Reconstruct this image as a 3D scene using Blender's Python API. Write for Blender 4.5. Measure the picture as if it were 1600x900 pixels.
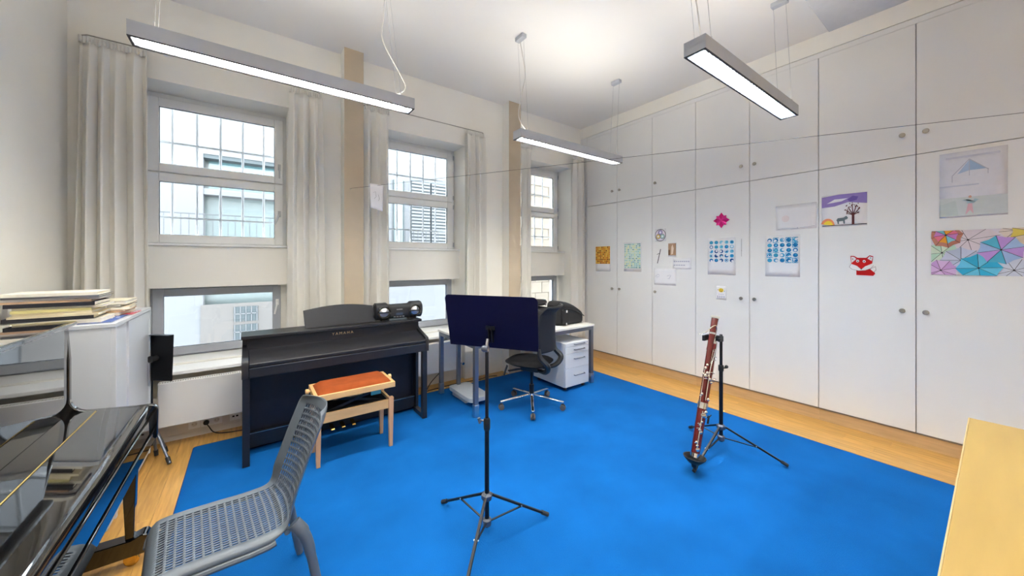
import bpy, bmesh, math, random
from mathutils import Vector, Matrix, noise
random.seed(7)
PI = math.pi
S = bpy.context.scene
for o in list(bpy.data.objects): bpy.data.objects.remove(o)
COL = S.collection

# ------------------------------------------------------------------ camera
F_PX, Y0, YAW, CAM_H = 558.17, 407.38, math.radians(36.268), 1.6
cam = bpy.data.cameras.new('camera'); camo = bpy.data.objects.new('camera', cam); COL.objects.link(camo)
cam.sensor_width = 36; cam.lens = 36*F_PX/1600; cam.shift_y = -(450-Y0)/1600; cam.clip_start = .02
camo.location = (0, 0, CAM_H); camo.rotation_euler = (PI/2, 0, -YAW)
S.camera = camo

# ------------------------------------------------------------------ world, exposure
W = bpy.data.worlds.new('overcast'); S.world = W; W.use_nodes = True
wn = W.node_tree.nodes; wn['Background'].inputs[0].default_value = (.86, .93, 1, 1); wn['Background'].inputs[1].default_value = 3.8
S.view_settings.view_transform = 'Standard'; S.view_settings.look = 'None'
S.view_settings.gamma = 1; S.view_settings.use_curve_mapping = False
S.view_settings.exposure = 2.12
LAMP_DOWN, LAMP_UP = 33.0, 7.5

# ------------------------------------------------------------------ materials
M = {}
def mat(n, col, rough=.5, metal=0, spec=.5, var=.05, scale=6, bump=0, bscale=60, coat=0, emit=0, stretch=None, c2=None, alpha=None, rand=0):
    m = bpy.data.materials.new(n); m.use_nodes = True; nt = m.node_tree; N = nt.nodes; L = nt.links
    b = N['Principled BSDF']
    b.inputs['Roughness'].default_value = rough; b.inputs['Metallic'].default_value = metal
    b.inputs['Specular IOR Level'].default_value = spec
    if coat: b.inputs['Coat Weight'].default_value = coat; b.inputs['Coat Roughness'].default_value = .02
    tc = N.new('ShaderNodeTexCoord'); mp = N.new('ShaderNodeMapping'); L.new(tc.outputs['Object'], mp.inputs[0])
    if stretch: mp.inputs['Scale'].default_value = stretch
    nz = N.new('ShaderNodeTexNoise'); nz.inputs['Scale'].default_value = scale; nz.inputs['Detail'].default_value = 4
    L.new(mp.outputs[0], nz.inputs['Vector'])
    rp = N.new('ShaderNodeValToRGB'); L.new(nz.outputs['Fac'], rp.inputs[0])
    a = [max(0, c*(1-var)) for c in col]; d = [min(1, c*(1+var)) for c in (c2 or col)]
    rp.color_ramp.elements[0].position = .3; rp.color_ramp.elements[1].position = .7
    rp.color_ramp.elements[0].color = (*a, 1); rp.color_ramp.elements[1].color = (*d, 1)
    out = rp.outputs[0]
    if rand:
        oi = N.new('ShaderNodeObjectInfo'); hs = N.new('ShaderNodeHueSaturation'); mr = N.new('ShaderNodeMapRange')
        L.new(oi.outputs['Random'], mr.inputs[0]); mr.inputs[3].default_value = 1-rand; mr.inputs[4].default_value = 1+rand
        L.new(mr.outputs[0], hs.inputs['Value']); L.new(out, hs.inputs['Color']); out = hs.outputs[0]
    L.new(out, b.inputs['Base Color'])
    if bump:
        bz = N.new('ShaderNodeTexNoise'); bz.inputs['Scale'].default_value = bscale; bz.inputs['Detail'].default_value = 3
        L.new(mp.outputs[0], bz.inputs['Vector'])
        bp = N.new('ShaderNodeBump'); bp.inputs['Strength'].default_value = bump; bp.inputs['Distance'].default_value = .01
        L.new(bz.outputs['Fac'], bp.inputs['Height']); L.new(bp.outputs[0], b.inputs['Normal'])
    if emit:
        b.inputs['Emission Color'].default_value = (*col, 1); b.inputs['Emission Strength'].default_value = emit
    M[n] = m; return m
def s(r, g, bb):
    f = lambda c: ((c/255+.055)/1.055)**2.4 if c > 10 else c/255/12.92
    return (f(r), f(g), f(bb))
mat('wall', s(248,245,236), .85, var=.02, scale=2, bump=.05, bscale=180)
mat('ceiling', s(238,236,232), .9, var=.01, scale=1)
mat('taupe', s(196,180,156), .8, var=.05, scale=4)
mat('reveal', s(232,232,232), .8, var=.02)
mat('floor_gap', s(120,80,40), .7)
mat('oak', s(196,146,74), .33, var=.14, scale=5, stretch=(9,.8,1), rand=.1, c2=s(205,158,86))
mat('plinth_oak', s(200,165,120), .4, var=.1, scale=5, stretch=(1,.8,9))
mat('rug', s(15,97,170), .95, spec=.1, var=.13, scale=2.2, bump=.5, bscale=350)
mat('rug_edge', s(16,60,120), .95)
mat('cab_white', s(236,235,232), .42, var=.012, scale=1.5)
mat('gap', s(150,145,138), .8)
mat('nickel', s(170,165,155), .3, metal=1)
mat('win_white', s(248,248,246), .35, var=.01)
mat('win_grey', s(176,180,188), .45, var=.02)
mat('rubber', s(40,42,45), .7)
mat('alu', s(200,202,205), .28, metal=1)
mat('chrome', s(225,225,228), .08, metal=1)
mat('lamp_grey', s(186,190,197), .5)
mat('lamp_black', s(40,42,48), .5)
mat('louvre', s(225,230,236), .2, metal=1, var=.05, scale=40)
mat('steel_wire', s(190,190,190), .4, metal=.6)
mat('cable', s(215,212,205), .6)
mat('black_cable', s(25,25,27), .6)
mat('curtain', s(234,231,223), .95, spec=.1, var=.02, scale=3, bump=.1, bscale=500)
mat('radiator', s(236,235,232), .4, var=.01)
mat('dark', s(30,30,32), .8)
mat('trunking', s(225,220,212), .5)
mat('black_lacquer', s(9,9,10), .035, spec=.6, coat=1, var=0)
mat('brass', s(214,178,96), .22, metal=1)
mat('piano_black', s(28,28,33), .38, var=.2, scale=12, stretch=(1,14,14), spec=.5)
mat('piano_panel', s(14,16,34), .5, var=.1)
mat('gold_print', s(225,190,140), .4)
mat('beech', s(222,178,122), .42, var=.08, scale=5, stretch=(1,8,8))
mat('beech_leg', s(206,158,118), .45, var=.08, scale=5, stretch=(8,8,1))
mat('rust_velvet', s(150,72,32), .9, spec=.2, var=.12, scale=14)
mat('teal_sticker', s(80,165,175), .5)
mat('chair_grey', s(92,100,108), .42, var=.02, scale=8)
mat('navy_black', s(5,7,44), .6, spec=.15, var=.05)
mat('black_metal', s(22,23,28), .35, metal=.3)
mat('black_plastic', s(26,27,30), .45)
mat('mesh_fabric', s(28,31,40), .85, var=.15, scale=200)
mat('seat_fabric', s(14,14,17), .8, spec=.2, var=.1, scale=60)
mat('desk_white', s(236,234,228), .4, var=.01)
mat('steel_blue', s(112,118,130), .35, metal=.7)
mat('unit_white', s(216,219,222), .42, var=.01)
mat('bag_black', s(28,28,31), .75, var=.15, scale=80)
mat('bag_blue', s(70,72,98), .6)
mat('maple_red', s(104,28,26), .22, coat=.6, var=.2, scale=12, stretch=(1,1,.2))
mat('silver_key', s(225,222,215), .15, metal=1)
mat('ivory', s(235,228,212), .4)
mat('birch_top', s(182,150,84), .45, var=.06, scale=3, stretch=(.6,5,5))
mat('birch_edge', s(205,178,126), .5, var=.04)
mat('paper', s(240,239,240), .85, var=.008)
mat('facade', s(83,84,86), .9, var=.03, scale=1.2)
mat('facade_b', s(74,71,69), .9, var=.06, scale=1.5)
mat('sandstone', s(86,78,68), .9, var=.18, scale=3)
mat('street', s(80,80,80), .9)
mat('teal_glass', s(52,80,84), .15, spec=.8)
mat('pale_glass', s(82,91,91), .25, spec=.6)
mat('dark_slit', s(42,50,53), .7)
mat('rail', s(44,46,49), .5)
mat('grille_paint', s(176,178,182), .5)
mat('orange_lamp', s(255,200,120), .5, emit=0)
mat('warm_tube', (1.0,.97,.90), .5, emit=LAMP_DOWN, var=0)
mat('cool_tube', (.86,.95,1.0), .5, emit=LAMP_DOWN, var=0)
mat('up_tube', (1.0,.955,.86), .5, emit=LAMP_UP, var=0)
def flat(n, r, g, b, rough=.85):
    if n not in M: mat(n, s(r,g,b), rough, var=.03, scale=20, spec=.2)
    return n
m = bpy.data.materials.new('glass'); m.use_nodes = True; nt = m.node_tree; nt.nodes.clear()
o_ = nt.nodes.new('ShaderNodeOutputMaterial'); mx = nt.nodes.new('ShaderNodeMixShader'); tr = nt.nodes.new('ShaderNodeBsdfTransparent'); gl = nt.nodes.new('ShaderNodeBsdfGlossy')
fr = nt.nodes.new('ShaderNodeFresnel'); fr.inputs[0].default_value = 1.35; gl.inputs['Roughness'].default_value = .01; tr.inputs[0].default_value = (.96,.98,.98,1)
nt.links.new(fr.outputs[0], mx.inputs[0]); nt.links.new(tr.outputs[0], mx.inputs[1]); nt.links.new(gl.outputs[0], mx.inputs[2]); nt.links.new(mx.outputs[0], o_.inputs[0]); M['glass'] = m

# ------------------------------------------------------------------ helpers
class MB:
    def __init__(self): self.v = []; self.f = []; self.mi = []; self.cur = 0
    def add(self, vs, fs):
        k = len(self.v); self.v += [tuple(p) for p in vs]
        for f in fs: self.f.append([i+k for i in f]); self.mi.append(self.cur)
        return self
    def box(self, x0, x1, y0, y1, z0, z1):
        vs = [(x, y, z) for z in (z0, z1) for y in (y0, y1) for x in (x0, x1)]
        return self.add(vs, [(0,2,3,1),(4,5,7,6),(0,1,5,4),(2,6,7,3),(0,4,6,2),(1,3,7,5)])
    def obox(self, c, a, b, d):          # oriented box: centre and three half-axis vectors
        c, a, b, d = map(Vector, (c, a, b, d))
        vs = [c+sx*a+sy*b+sz*d for sz in (-1,1) for sy in (-1,1) for sx in (-1,1)]
        return self.add(vs, [(0,2,3,1),(4,5,7,6),(0,1,5,4),(2,6,7,3),(0,4,6,2),(1,3,7,5)])
    def bar(self, p, q, w, h=None):      # rectangular bar from p to q
        p, q = Vector(p), Vector(q); d = (q-p); h = h or w
        u = d.cross(Vector((0,0,1)));  u = u.normalized() if u.length > 1e-6 else Vector((1,0,0))
        v = u.cross(d).normalized()
        return self.obox((p+q)/2, u*w/2, v*h/2, d/2)
    def tube(self, pts, r, n=10, caps=True, closed=False):
        P = [Vector(p) for p in pts]; R = r if isinstance(r, (list, tuple)) else [r]*len(P)
        k = len(P); vs = []; fs = []; up = None
        for i, p in enumerate(P):
            a = P[i-1] if (i > 0 or closed) else P[i]; b = P[(i+1) % k] if (i < k-1 or closed) else P[i]
            t = (b-a).normalized()
            if up is None:
                up = Vector((0,0,1)) if abs(t.z) < .9 else Vector((1,0,0))
            u = (up - t*up.dot(t)).normalized(); up = u; w = t.cross(u)
            vs += [p + R[i]*(math.cos(2*PI*j/n)*u + math.sin(2*PI*j/n)*w) for j in range(n)]
        for i in range(k if closed else k-1):
            for j in range(n):
                i2 = (i+1) % k
                fs.append((i*n+j, i*n+(j+1)%n, i2*n+(j+1)%n, i2*n+j))
        if caps and not closed: fs += [tuple(range(n))[::-1], tuple((k-1)*n+j for j in range(n))]
        return self.add(vs, fs)
    def cyl(self, p, q, r, r2=None, n=16): return self.tube([p, q], [r, r if r2 is None else r2], n)
    def lathe(self, prof, c=(0,0,0), axis=(0,0,1), n=24):
        c = Vector(c); ax = Vector(axis).normalized(); u = ax.orthogonal().normalized(); w = ax.cross(u); vs = []; fs = []
        for r, h in prof: vs += [c+ax*h+max(r,1e-4)*(math.cos(2*PI*j/n)*u+math.sin(2*PI*j/n)*w) for j in range(n)]
        for i in range(len(prof)-1):
            for j in range(n): fs.append((i*n+j, i*n+(j+1)%n, (i+1)*n+(j+1)%n, (i+1)*n+j))
        fs += [tuple(range(n))[::-1], tuple((len(prof)-1)*n+j for j in range(n))]
        return self.add(vs, fs)
    def prism(self, poly, fn, a, b):     # poly (p,q) extruded from a to b; fn(p,q,t)->xyz
        n = len(poly); vs = [fn(p, q, a) for p, q in poly]+[fn(p, q, b) for p, q in poly]
        return self.add(vs, [tuple(range(n))[::-1], tuple(range(n, 2*n))]+[(i, (i+1)%n, n+(i+1)%n, n+i) for i in range(n)])
    def grid(self, fn, nu, nv, skip=None):
        vs = [fn(i/nu, j/nv) for i in range(nu+1) for j in range(nv+1)]
        fs = [(i*(nv+1)+j, (i+1)*(nv+1)+j, (i+1)*(nv+1)+j+1, i*(nv+1)+j+1) for i in range(nu) for j in range(nv) if not (skip and skip(i, j))]
        return self.add(vs, fs)
    def ball(self, c, r, n=12, sc=(1,1,1)):
        m_ = n//2; vs = []; c = Vector(c)
        for i in range(m_+1):
            th = PI*i/m_
            vs += [c+Vector((sc[0]*r*math.sin(th)*math.cos(2*PI*j/n), sc[1]*r*math.sin(th)*math.sin(2*PI*j/n), sc[2]*r*math.cos(th))) for j in range(n)]
        return self.add(vs, [(i*n+j, (i+1)*n+j, (i+1)*n+(j+1)%n, i*n+(j+1)%n) for i in range(m_) for j in range(n)])
def RB(*a): return MB().box(*a)
def obj(name, mb, mt, parent=None, loc=None, rz=0, bevel=0, smooth=True, solid=0, seg=2, label=None, subsurf=0):
    me = bpy.data.meshes.new(name); me.from_pydata(mb.v, [], mb.f)
    mts = mt if isinstance(mt, (list, tuple)) else [mt]
    for q in mts: me.materials.append(M[q])
    if len(mts) > 1: me.polygons.foreach_set('material_index', mb.mi)
    bm = bmesh.new(); bm.from_mesh(me); bmesh.ops.recalc_face_normals(bm, faces=bm.faces); bm.to_mesh(me); bm.free()
    if smooth:
        me.polygons.foreach_set('use_smooth', [True]*len(me.polygons)); me.set_sharp_from_angle(angle=math.radians(38))
    o = bpy.data.objects.new(name, me); COL.objects.link(o)
    if loc: o.location = loc
    if rz: o.rotation_euler.z = rz
    if parent: o.parent = parent
    if solid:
        d = o.modifiers.new('thickness', 'SOLIDIFY'); d.thickness = solid; d.offset = 0; d.use_even_offset = False
    if subsurf:
        d = o.modifiers.new('sub', 'SUBSURF'); d.levels = d.render_levels = subsurf
    if bevel:
        d = o.modifiers.new('bevel', 'BEVEL'); d.width = bevel; d.segments = seg; d.limit_method = 'ANGLE'; d.angle_limit = math.radians(50)
    if label: o['label'] = label
    return o
def tag(o, label=None, cat=None, group=None, kind=None):
    if label: o['label'] = label
    if cat: o['category'] = cat
    if group: o['group'] = group
    if kind: o['kind'] = kind
    return o
def thing(name, label, cat, loc=(0,0,0), rz=0, group=None, kind=None):
    o = bpy.data.objects.new(name, None); COL.objects.link(o); o.location = loc; o.rotation_euler.z = rz; o.empty_display_size = .1
    return tag(o, label, cat, group, kind)
def struct(name, mb, mt, label, cat=None, **k):
    return tag(obj(name, mb, mt, **k), label, cat or name.split('_')[0], kind='structure')
def bez(pts, n=12):                     # Catmull-Rom through points
    P = [Vector(p) for p in pts]; P = [2*P[0]-P[1]]+P+[2*P[-1]-P[-2]]; out = []
    for i in range(1, len(P)-2):
        for k in range(n):
            t = k/n; a, b, c, d = P[i-1:i+3]
            out.append(.5*((2*b)+(c-a)*t+(2*a-5*b+4*c-d)*t*t+(3*b-a-3*c+d)*t**3))
    return out+[P[-2]]
def rrect(x0, x1, y0, y1, r, n=5):
    pts = []
    for cx, cy, a in ((x1-r,y1-r,0),(x0+r,y1-r,90),(x0+r,y0+r,180),(x1-r,y0+r,270)):
        pts += [(cx+r*math.cos(math.radians(a+90*k/n)), cy+r*math.sin(math.radians(a+90*k/n))) for k in range(n+1)]
    return pts
FV = Vector((math.sin(YAW), math.cos(YAW), 0)); RV = Vector((math.cos(YAW), -math.sin(YAW), 0))

# ------------------------------------------------------------------ room shell
XL, XC, YW, YS, ZC = -1.14, 4.6, 4.27, -3.2, 3.865
NX = [(-.78, .32), (1.245, 2.345), (3.27, 4.37)]
fl = struct('floor', RB(XL-.1, 5.25, YS-.1, 4.75, -.1, -.012), 'floor_gap', 'oak strip parquet floor around the blue rug')
planks = []
for k, ln in enumerate((.9, 1.25, 1.6)):
    me = obj('floor_plank', RB(-.0642, .0642, -ln/2+.0006, ln/2-.0006, -.012, 0), 'oak', smooth=False).data
    planks.append((ln, me))
for o in [o for o in COL.objects if o.name.startswith('floor_plank')]: bpy.data.objects.remove(o)
x = XL+.065; rng = random.Random(3)
while x < XC+.05:
    y = -2.2 - rng.random()*.8
    while y < 4.35:
        ln, me = planks[rng.randrange(3)]
        o = bpy.data.objects.new('floor_plank', me); COL.objects.link(o); o.parent = fl
        yy = 4.36 if 4.36-(y+ln) < .35 else y+ln; o.location = (x, (y+yy)/2, 0); o.scale.y = (yy-y)/ln
        y = yy+(1 if yy >= 4.36 else 0)
    x += .13
struct('ceiling', RB(XL-.2, 5.3, YS-.2, 5.0, ZC, ZC+.15), 'ceiling', 'plain white plaster ceiling')
struct('wall_left', RB(XL-.15, XL, YS-.1, YW, 0, ZC), 'wall', 'plain white plaster wall beside the left curtain')
struct('wall_rear', RB(XL, 5.25, YS-.15, YS, 0, ZC), 'wall', 'plain white wall behind the viewer')
w = MB(); YO = 4.72
xs = [XL-.15]+[e for n in NX for e in n]+[5.25]
for k in range(0, len(xs), 2): w.box(xs[k], xs[k+1], YW, YO, 0, ZC)
for a, b in NX:
    w.box(a, b, YW, YO, 3.155, ZC); w.box(a, b, 4.43, YO, 1.352, 1.735); w.box(a, b, 4.36, YO, 0, .672)
    w.box(a, a+.045, 4.58, YO, .672, 1.352); w.box(b-.075, b, 4.58, YO, .672, 1.352)
struct('wall_window', w, 'wall', 'white wall with three deep window niches', smooth=False)
for k, (a, b) in enumerate(((.806, 1.0), (2.955, 3.164))):
    w = MB(); w.box(a, b, 4.1, YW, 0, ZC); w.mi[2] = 1
    struct('trim_%d' % (k+1), w, ['wall', 'taupe'], ['taupe fronted pilaster right of the first window', 'taupe fronted pilaster between second and third window'][k], 'pilaster', smooth=False)
# fascia above the cupboards
struct('wall_right', MB().box(XC+.004, 5.25, YS, YW, 3.69, ZC).box(5.2, 5.25, YS, YW, 0, 3.69), 'wall', 'white bulkhead above the built-in cupboards', smooth=False)

# windows ------------------------------------------------------------------
def handle(parent, x, y, z, ang, mt='alu'):
    h = MB(); h.obox((x, y-.006, z), (.014,0,0), (0,.006,0), (0,0,.032))
    d = Vector((math.sin(ang), 0, -math.cos(ang)))
    h.tube([(x, y-.01, z), (x, y-.045, z), Vector((x, y-.05, z))+d*.02, Vector((x, y-.05, z))+d*.125], [.009,.009,.009,.008], 10)
    obj('handle', h, mt, parent)
def frame(mb, x0, x1, z0, z1, w, y0, y1):
    mb.box(x0, x0+w, y0, y1, z0, z1); mb.box(x1-w, x1, y0, y1, z0, z1)
    mb.box(x0+w, x1-w, y0, y1, z0, z0+w); mb.box(x0+w, x1-w, y0, y1, z1-w, z1); return mb
for k, (a, b) in enumerate(NX):
    nm = ['leftmost', 'middle', 'rightmost'][k]
    t = thing('window_%d' % (k+1), '%s upper window with two white sashes one above the other' % nm, 'window', (0,0,0), kind='structure')
    obj('window_frame', frame(MB(), a, b, 1.74, 3.155, .045, 4.60, 4.68).box(a+.045, b-.045, 4.6, 4.68, 2.405, 2.435), 'win_white', t, bevel=.003)
    for z0, z1, hz, ha in ((2.425, 3.11, 2.60, 0), (1.765, 2.415, 2.1, -.35)):
        sh = obj('sash', frame(MB(), a+.025, b-.03, z0, z1, .078, 4.575, 4.64), 'win_white', t, bevel=.006)
        obj('gasket', frame(MB(), a+.1, b-.105, z0+.075, z1-.075, .006, 4.6, 4.615), 'rubber', sh, smooth=False)
        obj('pane', RB(a+.1, b-.105, 4.605, 4.611, z0+.076, z1-.076), 'glass', sh, smooth=False)
        if k == 0: handle(sh, b-.065, 4.575, hz, ha)
        else:
            for hz2 in (z0+.06, z1-.06): obj('hinge', MB().cyl((b-.02, 4.57, hz2-.03), (b-.02, 4.57, hz2+.03), .008), 'alu', sh)
    obj('window_sill', RB(a+.002, b-.002, 4.405, 4.60, 1.736, 1.757), 'win_white', t, bevel=.004)
    # security bars outside
    g = thing('window_grille', 'pale security bars outside the %s upper window' % nm, 'bars', (0,0,0), group='security bars outside the windows')
    for j in range(6):
        xx = a+.17+.183*j-(.0 if k == 0 else .015)
        if xx < b-.02: obj('bar', MB().cyl((xx, 4.76, 1.70), (xx, 4.76, 3.2), .011, n=8), 'grille_paint', g)
    for zz in (2.02, 2.38, 2.745): obj('crossbar', RB(a-.03, b+.03, 4.752, 4.768, zz-.008, zz+.008), 'grille_paint', g, smooth=False)
    # low window
    lx0, lx1 = a+.045, b-.075+.04
    t = thing('window_%d' % (k+4), '%s low grey framed window above the radiator' % nm, 'window', (0,0,0), kind='structure')
    lx1 = b-.035
    obj('window_frame', frame(MB(), lx0, lx1, .70, 1.352, .04, 4.59, 4.67), 'win_grey', t, bevel=.003)
    sh = obj('sash', frame(MB(), lx0+.018, lx1-.018, .715, 1.337, .07, 4.565, 4.63), 'win_grey', t, bevel=.004)
    obj('gasket', frame(MB(), lx0+.084, lx1-.084, .782, 1.27, .006, 4.59, 4.605), 'dark', sh, smooth=False)
    obj('pane', RB(lx0+.084, lx1-.084, 4.598, 4.604, .781, 1.271), 'glass', sh, smooth=False)
    if k == 0: handle(sh, lx1-.05, 4.565, 1.16, -.2, 'win_white')
    sl = MB().prism([(4.205,.612),(4.205,.640),(4.6,.70),(4.6,.672)], lambda p, q, tt: (tt, p, q), a+.002, b-.002)
    obj('window_sill', sl, 'win_white', t, bevel=.003)

# curtains -----------------------------------------------------------------
def curtain(x0, x1, b0, b1, nf, label, z0=.05, ph=0):
    # x0..x1 at heading, b0..b1 at hem; root stands below
    r = random.Random(int(x0*100)); cx = (x0+x1)/2
    t = thing('curtain', label, 'curtain', (cx, 4.155, 0), group='cream curtains along the window wall')
    zt = 3.285; p1, p2, p3 = r.random()*6, r.random()*6, r.random()*6
    def fn(u, v):
        z = z0+(zt-z0)*v; k = max(0, 1-v)
        xa = (x0*(1-k)+b0*k); xb = (x1*(1-k)+b1*k)
        uu = u+.05*math.sin(2*PI*u+p1)*u*(1-u)*4+.012*math.sin(2.2*v+p2)
        th = uu*nf*2*PI+ph
        am = .056*(.75+.25*math.sin(3.1*u*PI+p3))*(.3+.7*min(1, (1-v)*7))
        y = am*math.tanh(1.6*math.sin(th))/.92+.008*math.sin(2*th+p2)*(1-v)
        return (xa+(xb-xa)*u-cx+.012*math.sin(2*th), y, z)
    obj('cloth', MB().grid(fn, int(nf*24), 40), 'curtain', t, solid=.003)
    def hd(u, v):
        return (x0+(x1-x0)*u-cx, .012*math.sin(u*nf*8*PI+1)*(1-.5*v), zt-.012+.055*v+.004*math.sin(u*60))
    obj('heading', MB().grid(hd, int(nf*24), 3), 'curtain', t, solid=.004)
    return t
CUR = [(-1.06,-.69,-1.10,-.67,4.5,'wide cream curtain in the corner left of the first window',.05),
 (.315,.60,.30,.64,3.5,'cream curtain between the first window and the pilaster',.66),
 (1.03,1.30,1.02,1.32,3,'cream curtain with a sheet of paper hung before it',.66),
 (2.30,2.58,2.27,2.58,3,'cream curtain right of the second window',.66),
 (3.20,3.42,3.20,3.43,2.5,'narrow cream curtain between second pilaster and third window',.66),
 (4.30,4.55,4.28,4.56,2.5,'cream curtain beside the built-in cupboards',.3)]
for i, c in enumerate(CUR): curtain(*c, ph=i*1.3)
for (a, b, lb) in ((-1.06,.60,'thin curtain rail over the first window'),(1.03,2.60,'thin curtain rail over the second window'),(3.20,4.56,'thin curtain rail over the third window')):
    t = thing('curtain_rail', lb, 'rail', (a, 4.155, 3.34), group='curtain rails')
    p = bez([(.0,.115,0),(0,.05,0),(.05,0,0)],6)+[Vector((b-a-.05,0,0))]+bez([(b-a-.05,0,0),(b-a,.05,0),(b-a,.115,0)],6)[1:]
    obj('rod', MB().tube(p, .005, 8), 'nickel', t)

# radiators ------------------------------------------------------------------
for a, b, lb in ((-.62,.25,'long white panel radiator below the first window'),(1.33,2.21,'white panel radiator behind the desk legs below second window'),(3.46,4.2,'white panel radiator behind the bag below third window')):
    t = thing('radiator', lb, 'radiator', (a, 4.13, .2), group='radiators under the windows'); L_ = b-a
    obj('body', RB(0, L_, 0, .07, 0, .375), 'radiator', t, bevel=.008)
    g = MB()
    for k in range(int(L_/.016)): g.box(.01+k*.016, .018+k*.016, .006, .03, .3745, .3765)
    tag(obj('grille_slots', g, 'gap', t, smooth=False), kind='stuff')
    for bx in (.12, L_-.15): obj('bracket', RB(bx,bx+.03,.071,.229,.05,.3), 'radiator', t)
    v = MB(); v.cyl((L_, .035, .06), (L_+.045, .035, .06), .012); v.cyl((L_+.03, .035, .06), (L_+.03, -.01, .06), .018)
    obj('valve', v, 'chrome', t)
# cable trunking with sockets
t = thing('cable_trunking', 'cream skirting trunking with sockets below first radiator', 'trunking', (0, 4.36, 0))
obj('duct', RB(-.77, .31, -.035, -.001, .05, .19), 'trunking', t, bevel=.004)
obj('skirting', RB(-.77, .31, -.02, -.001, .0, .05), 'trunking', t)
for sx in (-.406,-.322,-.249):
    so = obj('socket', MB().prism(rrect(-.04,.04,-.04,.04,.006), lambda p,q,tt:(sx+p,tt,.118+q), -.043,-.035), 'win_white', t)
    obj('socket_well', MB().lathe([(.021,0),(.021,.003),(.019,.003),(.019,.0005)],(sx,-.043,.118),(0,-1,0),20), 'trunking', so)
    obj('socket_pin', MB().box(sx-.013,sx-.009,-.046,-.043,.116,.121).box(sx+.009,sx+.013,-.046,-.043,.116,.121), 'dark', so)
so = obj('data_outlet', RB(-.155,-.07,-.043,-.035,.078,.158), 'win_white', t, bevel=.003)
obj('port', RB(-.135,-.118,-.0445,-.043,.11,.124), 'dark', so); obj('port', RB(-.107,-.09,-.0445,-.043,.11,.124), 'dark', so)
t = thing('power_cord', 'black plug and cord from the skirting socket to the digital piano', 'cord', (-.322, 4.31, 0))
obj('plug', MB().lathe([(.017,0),(.021,.01),(.021,.025),(.012,.032)],(0,-.0,.118),(0,-1,0),18), 'black_cable', t)
obj('cable', MB().tube(bez([(0,-.03,.118),(.02,-.05,.09),(.06,-.06,.03),(.15,-.07,.006),(.3,-.12,.01),(.4,-.22,.016),(.46,-.3,.017)]), .0045, 8), 'black_cable', t)
for a, b, k in ((1.25,2.34,0),(3.28,4.36,1)):
    tag(obj('cable_trunking', RB(a,b,4.325,4.359,.0,.19), 'trunking', bevel=.004), ['cream skirting trunking behind the desk legs','cream skirting trunking behind the drawer unit'][k], 'trunking')

# outside --------------------------------------------------------------------
tag(obj('street', RB(-14,22,4.8,16,-3.2,-3.0), 'street', smooth=False), 'grey ground outside between the buildings', 'ground', kind='structure')
BLD = []
t = thing('neighbouring_building', 'white building with a teal ribbon window seen through the first window', 'building', (-.5, 10, -3)); BLD.append(t)
obj('wall', MB().box(-9,-.3,0,.4,0,9).box(-.3,2.2,0,.4,6.88,9).box(-.3,2.2,0,.4,0,3.2), 'facade', t, smooth=False)
r = obj('recess_wall', RB(-.3,2.2,.35,.4,3.2,6.9), 'pale_glass', t, smooth=False)
obj('ribbon_window', RB(-.23,2.2,.3,.35,6.15,6.80), 'teal_glass', t, smooth=False)
obj('lintel', RB(-.3,2.2,.02,.35,6.8,6.88), 'dark_slit', t, smooth=False)
obj('floor_slab', RB(-.3,2.2,.02,.36,6.02,6.15), 'facade', t, smooth=False)
for x_, z_ in ((.21,3.25),(.21,2.85)):
    wn_ = obj('window', RB(x_,x_+.44,-.03,.0,z_,z_+.33), 'dark_slit', t, smooth=False)
    g = MB()
    for k in range(5): g.box(x_+.02+k*.1-.008, x_+.02+k*.1+.008, -.045,-.03, z_, z_+.33)
    g.box(x_,x_+.44,-.045,-.03,z_+.16,z_+.18); obj('window_bars', g, 'facade', wn_, smooth=False)
obj('base_wall', RB(-.34,2.2,-.02,.0,1.5,3.66), 'facade_b', t, smooth=False)
t = thing('neighbouring_building', 'pale building with louvred shutters seen through the middle window', 'building', (4.0, 10.2, -3)); BLD.append(t)
obj('wall', RB(-2.2,2.2,0,.4,0,10), 'facade', t, smooth=False)
for x_ in (-.2,.42):
    sh = obj('louvre_shutter', RB(x_,x_+.56,-.06,0,5.0,6.95), 'dark_slit', t, smooth=False)
    for k in range(20): obj('slat', RB(x_+.0,x_+.56,-.10,-.06,5.02+k*.097,5.075+k*.097), 'facade', sh, smooth=False)
wn_ = obj('window', RB(-.72,-.40,-.02,0,5.0,6.9), 'pale_glass', t, smooth=False); obj('window_bars', MB().box(-.72,-.69,-.05,-.02,5,6.9).box(-.43,-.40,-.05,-.02,5,6.9).box(-.72,-.4,-.05,-.02,6.5,6.54), 'dark_slit', wn_, smooth=False)
t = thing('neighbouring_building', 'rough sandstone building seen through the rightmost window', 'building', (10.5, 10.2, -3))
obj('wall', RB(-4.2,5,.03,.4,0,11), 'sandstone', t, smooth=False)
bs = RB(-.32,.32,-.03,.03,-.19,.19); bme = None; rr = random.Random(5)
for row in range(12):
    for c in range(6):
        if bme is None: ob = obj('stone', bs, 'sandstone', t, bevel=.02); bme = ob.data
        else: ob = bpy.data.objects.new('stone', bme); COL.objects.link(ob); ob.parent = t
        ob.location = (-3.6+c*.66+.33*(row%2), .0+.03*rr.random(), 3.2+row*.4)
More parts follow.
